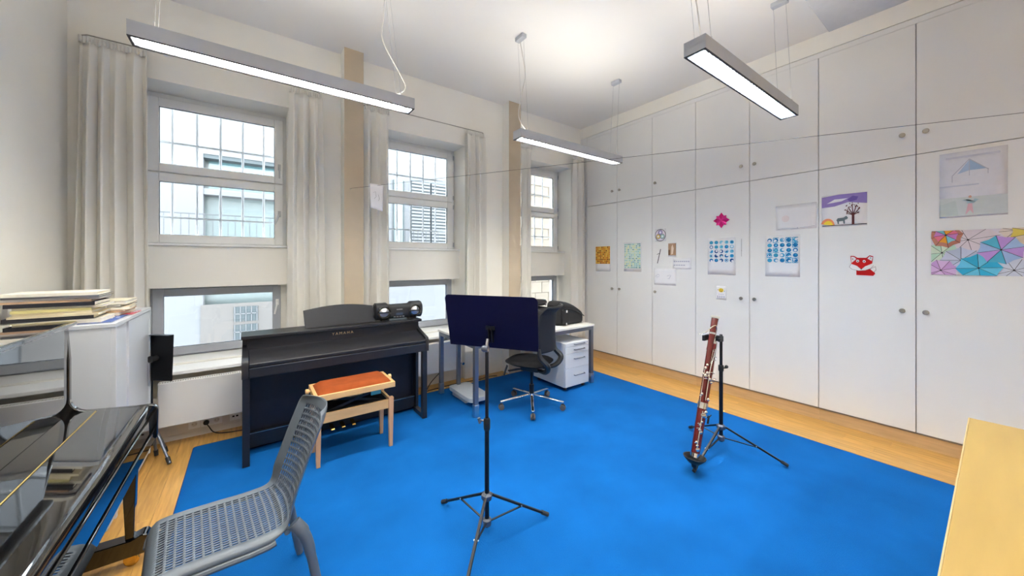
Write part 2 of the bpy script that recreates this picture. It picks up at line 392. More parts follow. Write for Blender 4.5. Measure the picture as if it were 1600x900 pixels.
def railing(par, x0, x1, y, zt, zb):
    o3 = par.location
    rl = obj('railing', MB().box(x0-o3.x,x1-o3.x,y-o3.y-.012,y-o3.y+.012,zt-o3.z-.02,zt-o3.z).box(x0-o3.x,x1-o3.x,y-o3.y-.012,y-o3.y+.012,zb-o3.z,zb-o3.z+.02).box(x0-o3.x,x0-o3.x+.03,y-o3.y,.0,zb-o3.z,zb-o3.z+.02).box(x1-o3.x-.03,x1-o3.x,y-o3.y,.0,zb-o3.z,zb-o3.z+.02), 'rail', par, smooth=False)
    for k in range(int((x1-x0)/.12)): obj('baluster', RB(x0-o3.x+k*.12,x0-o3.x+k*.12+.012,y-o3.y-.006,y-o3.y+.006,zb-o3.z+.02,zt-o3.z-.02), 'rail', rl, smooth=False)
railing(BLD[0],-1.45,.75,9.4,2.54,1.45); railing(BLD[1],2.7,4.6,9.6,2.45,1.35)

# ------------------------------------------------------------------ built-in cupboards
seams = [4.126, 3.511, 2.909, 2.296, 1.685, 1.07, .42, -.2, -.82, -1.44]
units = [([0,1],[ -1, 1],'built-in cupboard next to the curtain, with mosaic prints on its doors'),
         ([2],[1],'narrow single-door built-in cupboard with round mandala print'),
         ([3,4],[-1,1],'built-in cupboard with pink paper flower and blue dot prints'),
         ([5,6],[-1,1],'built-in cupboard with red paper fox and umbrella painting'),
         ([7,8],[-1,1],'built-in cupboard at the right edge behind the wooden desk')]
kn = MB().lathe([(.008,0),(.008,.014),(.017,.02),(.020,.030),(.016,.036),(.005,.037)],(0,0,0),(-1,0,0),20)
for cols, sides, lb in units:
    y1, y0 = seams[cols[0]], seams[cols[-1]+1]
    t = thing('built_in_cupboard', lb, 'cupboard', (XC, (y0+y1)/2, 0), group='built-in cupboards along the right wall'); oy = (y0+y1)/2
    obj('body', RB(.022,.58,y0-oy+.0005,y1-oy-.0005,.11,3.688), 'gap', t, smooth=False)
    obj('plinth', RB(.02,.06,y0-oy+.0005,y1-oy-.0005,0.0,.11), 'plinth_oak', t, smooth=False)
    for c, sd in zip(cols, sides):
        a, b = seams[c+1]-oy+.0025, seams[c]-oy-.0025
        for z0, z1, kz in ((.13,2.507,1.165),(2.513,3.63,2.69)):
            d = obj('door', RB(0,.02,a,b,z0,z1), 'cab_white', t, bevel=.0015)
            ky = a+.075 if sd < 0 else b-.055
            obj('knob', MB().add([(p[0], p[1]+ky, p[2]+kz) for p in kn.v], kn.f), 'nickel', d)
    obj('top_rail', RB(.006,.022,y0-oy,y1-oy,3.634,3.684), 'cab_white', t, smooth=False)
tag(obj('filler_panel', RB(XC+.002,XC+.02,4.13,4.268,.0,3.685), 'cab_white'), 'white filler strip between cupboards and window wall', 'panel', kind='structure')

# ------------------------------------------------------------------ rug
rp = rrect(-.39, 4.02, -1.2, 4.07, .03, 4)
t = tag(obj('rug', MB().prism(rp, lambda p,q,tt:(p,q,tt), 0.0005, .008), 'rug'), 'large bright blue rectangular carpet on the parquet', 'rug')
e = MB(); n = len(rp); ri = rrect(-.384, 4.014, -1.194, 4.064, .03, 4)
e.add([(p,q,.0085) for p,q in rp]+[(p,q,.0085) for p,q in ri], [(i,(i+1)%n,n+(i+1)%n,n+i) for i in range(n)])
obj('binding', e, 'rug_edge', t)
G = .009

# ------------------------------------------------------------------ pendant lamps
def lamp(cx, cy, label, tube, cable_pts, canopies):
    L_, w_, z0, z1 = 1.51, .12, 2.75, 2.828
    t = thing('pendant_lamp', label, 'lamp', (cx, cy, z0), group='long grey pendant lamps')
    hx, hy, h = L_/2, w_/2, z1-z0
    obj('housing', MB().box(-hx,hx,-hy,-hy+.008,0,h).box(-hx,hx,hy-.008,hy,0,h).box(-hx,-hx+.006,-hy+.008,hy-.008,0,h).box(hx-.006,hx,-hy+.008,hy-.008,0,h).box(-hx,hx,-hy+.008,hy-.008,h*.5,h*.55), 'lamp_grey', t, smooth=False)
    obj('rim', frame(MB(), 0,0,0,0,0,0,0) if 0 else MB().box(-hx,hx,-hy,-hy+.012,-.004,0).box(-hx,hx,hy-.012,hy,-.004,0).box(-hx,-hx+.012,-hy+.012,hy-.012,-.004,0).box(hx-.012,hx,-hy+.012,hy-.012,-.004,0), 'lamp_black', t, smooth=False)
    obj('light_tube', RB(-hx+.05,hx-.05,-.044,.044,h*.44,h*.495), tube, t, smooth=False)
    obj('uplight_tube', RB(-hx+.05,hx-.05,-.036,.036,h*.56,h*.62), 'up_tube', t, smooth=False)
    lv = MB(); n = 34
    for k in range(n):
        x_ = -hx+.03+(L_-.06)*k/(n-1); lv.add([(x_-.003,-hy+.012,.019),(x_+.003,-hy+.012,.019),(x_,-hy+.012,.0),(x_-.003,hy-.012,.019),(x_+.003,hy-.012,.019),(x_,hy-.012,.0)],[(0,1,4,3),(0,3,5,2),(1,2,5,4)])
    for sy in (-1,1): lv.add([(-hx+.01,sy*(hy-.012),0),(hx-.01,sy*(hy-.012),0),(hx-.01,sy*.044,.033),(-hx+.01,sy*.044,.033)],[(0,1,2,3)])
    obj('louvre', lv, 'louvre', t, smooth=False)
    zc = ZC-z0-.002
    for side, (px_, py_) in zip((-1,1), canopies):
        c = obj('canopy', RB(px_-cx-.028,px_-cx+.028,py_-cy-.06,py_-cy+.06,zc-.04,zc), 'lamp_grey', t, bevel=.004)
        for sy in (-1,1):
            obj('suspension_wire', MB().tube([(side*(hx-.1),sy*.045,h),(px_-cx,py_-cy+sy*.045,zc-.04)], .0014, 6), 'steel_wire', t)
        for sy in (-1,1): obj('wire_grip', MB().cyl((side*(hx-.1),sy*.045,h),(side*(hx-.1),sy*.045,h+.025), .004, n=8), 'chrome', t)
    if cable_pts: obj('power_cable', MB().tube(bez([Vector(p)-Vector((cx,cy,z0)) for p in cable_pts]), .004, 8), 'cable', t)
    return t
lamp(.25, 2.675, 'long grey pendant lamp in front of the first window', 'warm_tube', [(.86,2.85,3.82),(.84,2.84,3.5),(.83,2.82,3.3),(.96,2.78,3.05),(.97,2.72,2.93),(.86,2.675,2.828)], [(-.4,2.85),(.86,2.85)])
lamp(2.775, 2.675, 'pendant lamp hanging before the second pilaster and third window', 'warm_tube', [(2.2,2.86,3.82),(2.24,2.83,3.5),(2.2,2.82,3.3),(2.12,2.78,3.05),(2.11,2.72,2.92),(2.16,2.675,2.828)], [(2.2,2.85),(3.72,2.85)])
lamp(2.735, .995, 'glowing pendant lamp close by in front of the cupboards', 'cool_tube', [(2.2,1.15,3.82),(2.17,1.1,3.3),(2.06,1.02,3.05),(2.06,.995,2.828)], [(2.2,1.13),(3.72,1.13)])
lamp(.25, .995, 'added fill pendant lamp overhead, out of the picture', 'warm_tube', None, [(-.4,1.13),(.86,1.13)])  # unseen lamp continuing the lamp grid, added for more fill light
for lx_, lb_ in ((.25,'added fill lamp behind the viewer on the left'),(2.735,'added fill lamp behind the viewer on the right')):  # unseen rear row, added to brighten the room
    lamp(lx_, -1.8, lb_, 'warm_tube', None, [(lx_-.65,-1.66),(lx_+.61,-1.66)])

# ceiling unit --------------------------------------------------------------
t = thing('ceiling_unit', 'grey slotted box on the ceiling near the cupboards', 'ceiling unit', (3.65, .4, 3.62))
obj('casing', RB(-.5,.48,-.55,.49,0,ZC-3.62-.001), flat('unit_grey',190,192,196,.6), t, bevel=.006)
for k in range(9): obj('slot', RB(-.25,.12,.02+k*.03,.028+k*.03,-.003,0), flat('slot_grey',140,142,148), t, smooth=False)

# string across the room with a pegged sheet -----------------------------------
P0 = Vector((.86, 4.095, 2.40)); P1 = Vector((4.595, -.42, 2.72))
def pxl(P):
    z = P.dot(FV); return 800+F_PX*P.dot(RV)/z, Y0-F_PX*(P.z-CAM_H)/z
for P, ax in ((P0,0),(P1,0)):
    for _ in range(30):
        x_, y_ = pxl(P); ty = 293-.1125*(x_-560); P.z += (y_-ty)*P.dot(FV)/F_PX
t = thing('string', 'thin string stretched from the pilaster across to the cupboards', 'string', P0)
obj('line', MB().tube([Vector((0,0,0)), P1-P0], .0016, 6), flat('string_grey',84,82,80), t)
obj('hook', MB().tube(bez([(0,.004,0),(0,-.01,0),(.006,-.016,-.01),(0,-.012,-.018)],5), .002, 8), 'nickel', t)
Q = P0.lerp(P1, .055); dr = (P1-P0).normalized(); dn = Vector((0,0,-1)); nr = dr.cross(dn)
dh = Vector((1,0,0))
def pf(u, v):
    a = .25*u; w_ = .14; return Q-Q+dh*(w_*(u-.5))*(1-.12*v)+dn*(.25*v-.012+.03*u*(v))+Vector((0,-1,0))*(.012*math.sin(u*3)*v+.006)
pt = obj('hanging_paper', MB().grid(pf, 8, 8), 'paper', loc=Q+Vector((0,-.003,0)), solid=.0012)
tag(pt, 'curled white sheet of paper hanging from the string before a curtain', 'paper')
obj('pencil_marks', MB().tube([pf(.25,.35)-Vector((0,.003,0)),pf(.4,.3)-Vector((0,.003,0)),pf(.45,.5)-Vector((0,.003,0)),pf(.3,.6)-Vector((0,.003,0))], .001, 5).tube([pf(.6,.4)-Vector((0,.003,0)),pf(.7,.55)-Vector((0,.003,0)),pf(.62,.65)-Vector((0,.003,0))], .001, 5), 'string_grey', pt)

# ------------------------------------------------------------------ digital piano
t = thing('digital_piano', 'black wooden digital piano standing under the first window', 'piano', (.70, 3.39, G))
W2 = .75
for sx in (-1, 1):
    x0, x1 = (-W2, -W2+.03) if sx < 0 else (W2-.03, W2)
    obj('side_panel', RB(x0,x1,.27,.45,0,.955), 'piano_black', t, bevel=.003)
    lx0, lx1 = (-W2+.002, -W2+.05) if sx < 0 else (W2-.05, W2-.002)
    obj('leg', RB(lx0,lx1,.035,.085,0,.69), 'piano_black', t, bevel=.003)
    obj('foot', RB(lx0,lx1,.085,.30,0,.045), 'piano_black', t, bevel=.003)
    ck = [(0,.687),(0,.80),(.012,.822),(.25,.885),(.27,.90),(.27,.687)]
    obj('cheek', MB().prism(ck, lambda p,q,tt:(tt,p,q), x0-.001, x1+.012 if sx<0 else x1+.001), 'piano_black', t, bevel=.003)
kb = obj('key_bed', RB(-W2+.045,W2-.03,.006,.30,.687,.765), 'piano_black', t, bevel=.003)
obj('edge_highlight', RB(-W2+.045,W2-.03,.0035,.006,.758,.7605), 'steel_blue', kb)  # pale strip stands in for the highlight along the front edge
fbp = [(.004,.772),(.004,.793),(.014,.803),(.25,.866),(.25,.84),(.02,.772)]
fb = obj('fallboard', MB().prism(fbp, lambda p,q,tt:(tt,p,q), -W2+.046, W2-.031), 'piano_black', t, bevel=.002)
obj('upper_panel', RB(-W2+.03,W2-.03,.235,.26,.84,.955), 'piano_black', t)
obj('top_board', RB(-W2-.008,W2+.008,.2,.462,.955,.980), 'piano_black', t, bevel=.004)
obj('back_panel', RB(-W2+.03,W2-.03,.36,.376,.0,.955), 'piano_panel', t)
pb = obj('pedal_board', RB(-W2+.03,W2-.03,.30,.34,.03,.15), 'piano_black', t, bevel=.003)
obj('highlight_strip', RB(-W2+.03,W2-.03,.298,.30,.146,.150), 'alu', pb)  # bright strip stands in for the highlight line on the pedal board
for px_ in (-.09,.0,.09): obj('pedal', MB().prism([(.30,.055),(.2,.045),(.19,.05),(.2,.06),(.30,.07)], lambda p,q,tt:(tt,p,q), px_-.016,px_+.016), 'brass', t, bevel=.003)
mr = []
for k in range(13):
    u = k/12; mr.append((-.31+.63*u, .162+.036*math.sin(PI*u)))
rest = [(-.30,0)]+mr+[(.31,0)]
ro = obj('music_rest', MB().prism(rest, lambda p,q,tt:(p,.30+tt+q*.28,.982+q*.95), 0,.014), 'piano_black', t, bevel=.002)
obj('rest_prop', RB(-.22,-.2,.325,.40,.98,1.02), 'piano_black', ro)
def text(body, size, fn, name, mt, parent):
    cu = bpy.data.curves.new(name, 'FONT'); cu.body = body; cu.size = size; cu.extrude = .0004; cu.align_x = 'CENTER'; cu.space_character = 1.5
    ob = bpy.data.objects.new(name, cu); COL.objects.link(ob); bpy.context.view_layer.update()
    me = bpy.data.meshes.new_from_object(ob.evaluated_get(bpy.context.evaluated_depsgraph_get())); bpy.data.objects.remove(ob)
    for v in me.vertices: v.co = Vector(fn(*v.co))
    me.materials.clear(); me.materials.append(M[mt]); me.name = name
    o = bpy.data.objects.new(name, me); COL.objects.link(o); o.parent = parent; return o
text('YAMAHA', .034, lambda x,y,z:(x+.0,.2345-z,.905+y), 'lettering', 'gold_print', t)

# bench -------------------------------------------------------------------------
t = thing('piano_bench', 'beech piano bench with rust velvet seat before the digital piano', 'bench', (.70, 3.235, G))
hx, hy = .295, .155
for sx in (-1,1):
    for sy in (-1,1):
        cx, cy = sx*(hx-.018), sy*(hy-.018); l = MB()
        vs = []
        for z, r, dx in ((0,.014,0),(.42,.021,0)): vs += [(cx-r,cy-r,z),(cx+r,cy-r,z),(cx+r,cy+r,z),(cx-r,cy+r,z)]
        obj('leg', l.add(vs,[(0,3,2,1),(4,5,6,7),(0,1,5,4),(1,2,6,5),(2,3,7,6),(3,0,4,7)]), 'beech_leg', t, bevel=.002)
for sy in (-1,1): obj('apron', RB(-hx+.038,hx-.038,sy*(hy-.018)-.01,sy*(hy-.018)+.01,.33,.405), 'beech', t, bevel=.002)
for sx in (-1,1): obj('apron', RB(sx*(hx-.018)-.01,sx*(hx-.018)+.01,-hy+.038,hy-.038,.33,.405), 'beech', t, bevel=.002)
mc = MB()
for sy in (-1,1): mc.bar((-.2,sy*.1,.40),(.2,sy*.1,.505),.006,.02); mc.bar((.2,sy*.09,.40),(-.2,sy*.09,.505),.006,.02)
mc.box(-.25,.25,-.11,.11,.500,.512); mc.box(-.25,.25,-.11,.11,.396,.402)
obj('lift_mechanism', mc, 'black_metal', t)
sf = obj('seat_frame', MB().box(-hx-.01,hx+.01,-hy-.02,-hy+.005,.512,.557).box(-hx-.01,hx+.01,hy-.005,hy+.02,.512,.557).box(-hx-.01,-hx+.015,-hy+.005,hy-.005,.512,.557).box(hx-.015,hx+.01,-hy+.005,hy-.005,.512,.557).box(-hx,hx,-hy,hy,.512,.53), 'beech', t, bevel=.002)
def cu(u, v):
    x_, y_ = -hx+.008+(2*hx-.016)*u, -hy-.005+(2*hy+.01)*v
    e = min(1, 10*min(u,1-u))*min(1, 6*min(v,1-v)); return (x_, y_, .545+.045*e**.5)
obj('cushion', MB().grid(cu, 40, 24), 'rust_velvet', t)
for sx in (-1,1): obj('knob', MB().lathe([(.008,0),(.008,.01),(.02,.012),(.022,.03),(.018,.036)],(sx*(hx+.01),.06,.535),(sx,0,0),16), 'beech', t)
obj('sticker', RB(.12,.2,-.118,-.115,.46,.497), 'teal_sticker', t)

# boombox -----------------------------------------------------------------------
t = thing('boombox', 'black portable stereo with two round speakers on the digital piano', 'stereo', (1.25, 3.72, .982+G-.002), rz=-.03)
def bb(u, v):
    x_ = -.25+.5*u; e = abs(2*u-1)
    h = .15+.018*min(1,(e-.42)*12) if e > .42 else .15
    a = 2*PI*v; d = .052+.018*min(1,max(0,(e-.38)*10)); hh = h/2
    f = (1-max(0,e-.93)/.07*.35)
    c_, s_ = math.cos(a), math.sin(a)
    return (x_, d*f*math.copysign(abs(c_)**.6,c_), .012+hh+hh*f*math.copysign(abs(s_)**.6,s_))
b = MB().grid(bb, 50, 32)
b.add([bb(0,j/32) for j in range(32)],[tuple(range(32))]); b.add([bb(1,j/32) for j in range(32)],[tuple(range(32))])
obj('body', b, 'black_plastic', t)
for sx in (-1,1):
    r = obj('speaker_ring', MB().lathe([(.062,.0),(.064,.012),(.056,.016),(.052,.004)],(sx*.158,-.066,.09),(0,-1,0),32), 'black_lacquer', t)
    obj('speaker_cone', MB().lathe([(.052,.003),(.03,.006),(.026,.010),(.012,.016),(.001,.018)],(sx*.158,-.066,.09),(0,-1,0),32), 'alu', r)
    obj('speaker_bar', RB(sx*.158-.06,sx*.158+.06,-.088,-.08,.083,.095), 'black_plastic', r)
    obj('foot', RB(sx*.14-.035,sx*.14+.035,-.05,.05,0,.016), 'black_plastic', t)
    obj('handle_mount', RB(sx*.14-.015,sx*.14+.015,-.012,.012,.165,.182), 'black_plastic', t, bevel=.003)
obj('handle', MB().tube(bez([(-.1,0,.15),(-.075,-.02,.148),(.075,-.02,.148),(.1,0,.15)]), .008, 8), 'black_metal', t)
obj('display', RB(-.035,.035,-.054,-.05,.05,.075), flat('display_blue',70,80,100,.2), t)
obj('label_plate', RB(-.03,.03,-.055,-.052,.104,.112), 'alu', t)
for k in range(4): obj('button', RB(-.06+k*.03,-.04+k*.03,-.053,-.048,.03,.038), 'alu', t)

# ------------------------------------------------------------------ upright piano (far left)
t = thing('upright_piano', 'polished black upright piano against the left wall', 'piano', (-.75, 2.05, 0))
ox, oy = -.75, 2.05
prof = [(-1.10,.0),(-1.10,1.265),(-.745,1.265),(-.735,1.1),(-.735,.90)]
prof += [(-.735+.07*(1-math.cos(a)), .90-.075*math.sin(a)) for a in [PI/2*k/6 for k in range(1,7)]]
prof += [(-.50,.806),(-.45,.803)]+[(-.45+.038*math.sin(a), .765+.038*math.cos(a)) for a in [PI/2*k/6 for k in range(1,7)]]
prof += [(-.415,.62),(-.43,.605),(-.73,.605),(-.745,.59),(-.745,0)]
for y0 in (2.755, 1.29):
    obj('side', MB().prism(prof, lambda p,q,tt:(p-ox,tt-oy,q), y0+(.02 if y0 > 2 else 0), y0+(.05 if y0 > 2 else .03)), 'black_lacquer', t, bevel=.004, seg=3)
    ly = y0-.075 if y0 > 2 else y0+.06
    obj('leg', MB().add([(a-ox,b-oy,z) for z,x0,x1,e in ((.14,-.522,-.49,0),(.605,-.54,-.478,0)) for a,b in ((x0,ly),(x1,ly),(x1,ly+.046),(x0,ly+.046))],[(0,3,2,1),(4,5,6,7),(0,1,5,4),(1,2,6,5),(2,3,7,6),(3,0,4,7)]), 'black_lacquer', t, bevel=.003)
    tb = [(-.75,.06),(-.75,.15),(-.50,.145),(-.46,.16),(-.44,.155),(-.433,.14),(-.433,.075),(-.445,.06)]
    tbk = obj('toe_block', MB().prism(tb, lambda p,q,tt:(p-ox,tt-oy,q), ly-.015,ly+.06), 'black_lacquer', t, bevel=.004)
    cs = MB().box(-.53-ox,-.48-ox,ly-oy,ly-oy+.045,.03,.06).lathe([(.03,-.014),(.03,.014)],(-.50-ox,ly-oy+.022,.03),(0,1,0),20)
    obj('caster', cs, 'brass', tbk, bevel=.003)
obj('back', RB(-1.10-ox,-1.04-ox,1.34-oy,2.755-oy,.05,1.265), 'black_lacquer', t)
obj('top_lid', RB(-1.11-ox,-.722-ox,1.27-oy,2.83-oy,1.266,1.29), 'black_lacquer', t, bevel=.006, seg=3)
obj('upper_front_panel', MB().prism([(-.765,.83),(-.740,.83),(-.740,1.262),(-.765,1.262)], lambda p,q,tt:(p-ox,tt-oy,q), 1.322,2.773), 'black_lacquer', t)
obj('lower_front_panel', RB(-.775-ox,-.755-ox,1.34-oy,2.755-oy,.1,.605), 'black_lacquer', t)
obj('bottom_board', RB(-1.04-ox,-.76-ox,1.34-oy,2.755-oy,.05,.098), 'black_lacquer', t)
fbd = obj('fallboard', MB().prism([(-.752,.815),(-.752,.829),(-.642,.824),(-.642,.81)], lambda p,q,tt:(p-ox,tt-oy,q), 1.322,2.773), 'black_lacquer', t)
obj('hinge', MB().tube([(-.64-ox,1.345-oy,.824),(-.64-ox,2.75-oy,.824)], .004, 8), 'brass', fbd)
fl2 = [(-.638,.81),(-.638,.8235),(-.50,.806)]+[(-.47+.03*math.sin(a),.775+.03*math.cos(a)) for a in [PI/2*k/6 for k in range(0,7)]]+[(-.44,.755),(-.455,.755)]
obj('fallboard_flap', MB().prism(fl2, lambda p,q,tt:(p-ox,tt-oy,q), 1.322,2.773), 'black_lacquer', t)
obj('key_slip', RB(-.46-ox,-.432-ox,1.322-oy,2.773-oy,.672,.75), 'black_lacquer', t, bevel=.004)
obj('key_bed', RB(-.75-ox,-.425-ox,1.322-oy,2.773-oy,.608,.665), 'black_lacquer', t, bevel=.004)

# tambour cabinet ----------------------------------------------------------------
t = thing('filing_cabinet', 'white metal cabinet with sliding fronts between upright piano and curtain', 'cabinet', (-.87, 3.56, 0))
ox, oy = -.87, 3.56; CT = 1.23
obj('carcass', MB().box(-1.10-ox,-.66-ox,3.10-oy,3.118-oy,.07,CT-.025).box(-1.10-ox,-.66-ox,4.002-oy,4.02-oy,.07,CT-.025).box(-1.10-ox,-1.08-ox,3.118-oy,4.002-oy,.07,CT-.025).box(-1.08-ox,-.66-ox,3.118-oy,4.002-oy,.07,.09), 'unit_white', t, bevel=.002)
obj('plinth', RB(-1.09-ox,-.68-ox,3.12-oy,4.0-oy,0,.07), 'unit_white', t)
obj('top', RB(-1.10-ox,-.64-ox,3.095-oy,4.025-oy,CT-.025,CT), 'unit_white', t, bevel=.003)
obj('edge_frame', MB().box(-.66-ox,-.64-ox,3.10-oy,3.13-oy,.07,CT-.025).box(-.66-ox,-.64-ox,3.99-oy,4.02-oy,.07,CT-.025), 'unit_white', t)
d1 = obj('sliding_front', RB(-.664-ox,-.655-ox,3.13-oy,3.40-oy,.075,CT-.03), 'unit_white', t)
d2 = obj('sliding_front', RB(-.658-ox,-.646-ox,3.41-oy,3.99-oy,.075,CT-.03), 'unit_white', t)
obj('seam', RB(-.664-ox,-.658-ox,3.40-oy,3.41-oy,.075,CT-.03), 'dark', t)
obj('pull', MB().box(-.646-ox,-.628-ox,3.93-oy,3.935-oy,.62,.80).box(-.632-ox,-.628-ox,3.905-oy,3.93-oy,.62,.80), 'alu', d2)

# sheet-music stack: every folder a thing
fc = [(245,238,220,'thick cream'),(70,70,75,'thick dark grey'),(228,214,180,'buff'),(240,225,190,'ivory'),(232,218,150,'pale yellow'),(236,228,205,'off-white'),(52,52,58,'black'),(205,170,140,'tan'),(225,220,215,'light grey'),(120,120,125,'mid grey'),(245,240,225,'topmost cream')]
th = [.024,.022,.012,.016,.016,.014,.022,.012,.014,.011,.018]
z = CT+.0075; r = random.Random(2)
for k, ((cr,cg,cb,nm), h) in enumerate(zip(fc, th)):
    dx = r.uniform(-.02,.02); dy = r.uniform(-.012,.012)
    pos = 'at the bottom of' if k == 0 else 'on top of' if k == len(fc)-1 else 'inside'
    tt_ = thing('music_folder', '%s folder %s the sheet music stack on the white cabinet' % (nm, pos), 'folder', (-.89+dx, 3.26+dy, z), rz=r.uniform(-.03,.03), group='folders stacked on the white cabinet')
    n_ = flat('folder_%d' % k, cr, cg, cb)
    lx = .165 + (.012 if k in (8,9,10) else 0) - (.02 if k in (3,4) else 0)
    obj('cover', MB().box(-lx,lx,-.125,.125,0,.0018).box(-lx,lx,-.125,.125,h-.002,h-.0004).box(-lx,lx,-.1255,-.124,0,h-.0004), n_, tt_, smooth=False)
    obj('pages', RB(-lx+.004,lx-.003,-.122,.122,.002,h-.0022), flat('pages_%d' % (k%3), *[(250,244,228),(240,232,212),(248,246,240)][k%3]), tt_, smooth=False)
    z += h
lz = [CT+.001]*3
loose = [(-.70,3.62,.4,(205,90,100),'pink and red magazine lying loose on the white cabinet',.18,.12,.006),
 (-.715,3.32,-.2,(90,110,170),'blue patterned magazine at the front corner of the white cabinet',.068,.19,.005),
 (-.80,3.80,.15,(240,238,235),'white booklet at the far end of the white cabinet',.13,.17,.007)]
for x_,y_,rz,c,lb,sx,sy,h in loose:
    tt_ = thing('magazine', lb, 'magazine', (x_-.02,y_,CT+.001), rz=0 if sx<.1 else 0, group='loose magazines on the white cabinet')
    sx2 = min(sx, (-.645-(x_-.02)))
    obj('cover', MB().box(-sx2,sx2,-sy,sy,h-.001,h).box(-sx2,sx2,-sy,sy,0,.001), flat('mag%d%d' % c[:2],*c), tt_, smooth=False)
    obj('pages', RB(-sx2+.002,sx2-.002,-sy+.002,sy-.002,.001,h-.001), 'paper', tt_, smooth=False)
    g = MB()
    for k in range(14): u,v = r.uniform(-sx2*.85,sx2*.7), r.uniform(-sy*.9,sy*.8); g.box(u,u+sx2*.25,v,v+.03,h,h+.0004)
    obj('cover_print', g, flat('mag_print',225,225,235), tt_, smooth=False)
sm = [(232,205,150,'buff'),(190,90,50,'orange'),(235,220,190,'ivory'),(60,60,66,'dark'),(240,232,205,'cream')]
z = CT+.009
for k,(cr,cg,cb,nm) in enumerate(sm):
    h = [.022,.014,.02,.016,.022][k]
    tt_ = thing('music_folder', '%s worn booklet in the smaller pile behind the folder stack' % nm, 'booklet', (-.80+.012*k%.03,3.60+.01*(k%2),z), rz=.08*(k%3-1), group='worn booklets on the white cabinet')
    obj('cover', MB().box(-.115,.115,-.15,.15,0,.0015).box(-.115,.115,-.15,.15,h-.002,h-.0005), flat('bk_%d'%k,cr,cg,cb), tt_, smooth=False)
    obj('pages', RB(-.112,.112,-.148,.148,.0015,h-.002), flat('pages_0',250,244,228), tt_, smooth=False); z += h

# ------------------------------------------------------------------ music stands
def tripod(t, zh, R_, angs, r_tube, zb, foot_mt='rubber', zrun=None):
    """legs from the hub at height zh to the floor at radius R_; braces to the runner at zb"""
    obj('hub', MB().lathe([(r_tube+.014,-.022),(r_tube+.022,-.01),(r_tube+.022,.008),(r_tube+.01,.018)],(0,0,zh),(0,0,1),6), 'steel_blue', t)
    obj('runner', MB().lathe([(r_tube+.012,-.02),(r_tube+.014,.012),(r_tube+.006,.02)],(0,0,zb),(0,0,1),12), 'steel_blue', t)
    for a in angs:
        d = Vector((math.cos(a), math.sin(a), 0)); p = d*(r_tube+.018)+Vector((0,0,zh)); q = d*R_+Vector((0,0,.0215))
        lg = obj('leg', MB().bar(p, q, .017, .013), 'black_metal', t, bevel=.003)
        e = (q-p).normalized()
        obj('rubber_foot', MB().cyl(q-e*.035, q+e*.012, .0125, .0125), foot_mt, lg)
        m_ = p.lerp(q, .52); obj('brace', MB().bar(d*(r_tube+.012)+Vector((0,0,zb)), m_-Vector((0,0,.008)), .011, .005), 'black_metal', t)
        obj('rivet', MB().cyl(m_-d.cross(Vector((0,0,1)))*.014, m_+d.cross(Vector((0,0,1)))*.014, .004, n=8), 'alu', lg)
c0 = Vector((1.12,1.775,G))
angs = [math.atan2(2.134-c0.y,1.019-c0.x), math.atan2(1.657-c0.y,1.491-c0.x), math.atan2(1.53-c0.y,.85-c0.x)]
t = thing('music_stand', 'black music stand with large plain desk in the middle of the blue carpet', 'music stand', c0)
tripod(t, .215, .38, angs, .0125, .065)
obj('lower_tube', MB().cyl((0,0,.035),(0,0,.645),.0135), 'black_metal', t)
cl = obj('clamp', MB().lathe([(.017,0),(.02,.01),(.02,.06),(.015,.07)],(0,0,.60),(0,0,1),14), 'black_plastic', t)
obj('clamp_screw', MB().cyl((0,0,.655),tuple(-RV*.04+Vector((0,0,.655))),.006).cyl(tuple(-RV*.04+Vector((0,0,.64))),tuple(-RV*.048+Vector((0,0,.67))),.009), 'steel_blue', cl)
obj('upper_tube', MB().cyl((0,0,.645),(0,0,1.06),.0105), 'black_metal', t)
# desk plate
yw = math.radians(20); ax = RV*math.cos(yw)-FV*math.sin(yw); fw = (FV*math.cos(yw)+RV*math.sin(yw))
tl = math.radians(10); up = (Vector((0,0,1))*math.cos(tl)-fw*math.sin(tl)); nn = ax.cross(up)
pc = Vector((0,0,1.222))+fw*.055
br = MB().tube([(0,0,1.05),(0,0,1.10),Vector((0,0,1.13))+fw*.012], .009, 10); obj('neck', br, 'alu', t)
obj('tilt_joint', MB().cyl(tuple(Vector((0,0,1.075))-ax*.022),tuple(Vector((0,0,1.075))+ax*.008),.02).cyl(tuple(Vector((0,0,1.075))-ax*.03),tuple(Vector((0,0,1.075))-ax*.02),.016), 'steel_blue', t)
bk = MB(); B0 = pc-up*.06-fw*.012
bk.obox(B0+up*.025, ax*.028, fw*.006, up*.012); bk.obox(B0-up*.02-ax*.011, ax*.003, fw*.012, up*.045); bk.obox(B0-up*.02+ax*.011, ax*.003, fw*.012, up*.045)
obj('bracket', bk, 'black_metal', t)
PW, PH = .30, .163
pl = rrect(-PW,PW,-PH,PH,.028,6); pl = [(p*(1 if q>0 else .965), q) for p,q in [a_ for a_ in pl if a_[1] > 0]+[(-PW,-PH),(PW,-PH)]]
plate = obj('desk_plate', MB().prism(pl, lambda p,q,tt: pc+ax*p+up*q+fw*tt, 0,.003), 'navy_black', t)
obj('ledge', MB().obox(pc-up*(PH-.004)+fw*.035, ax*.27, fw*.032, up*.0015), 'navy_black', t)

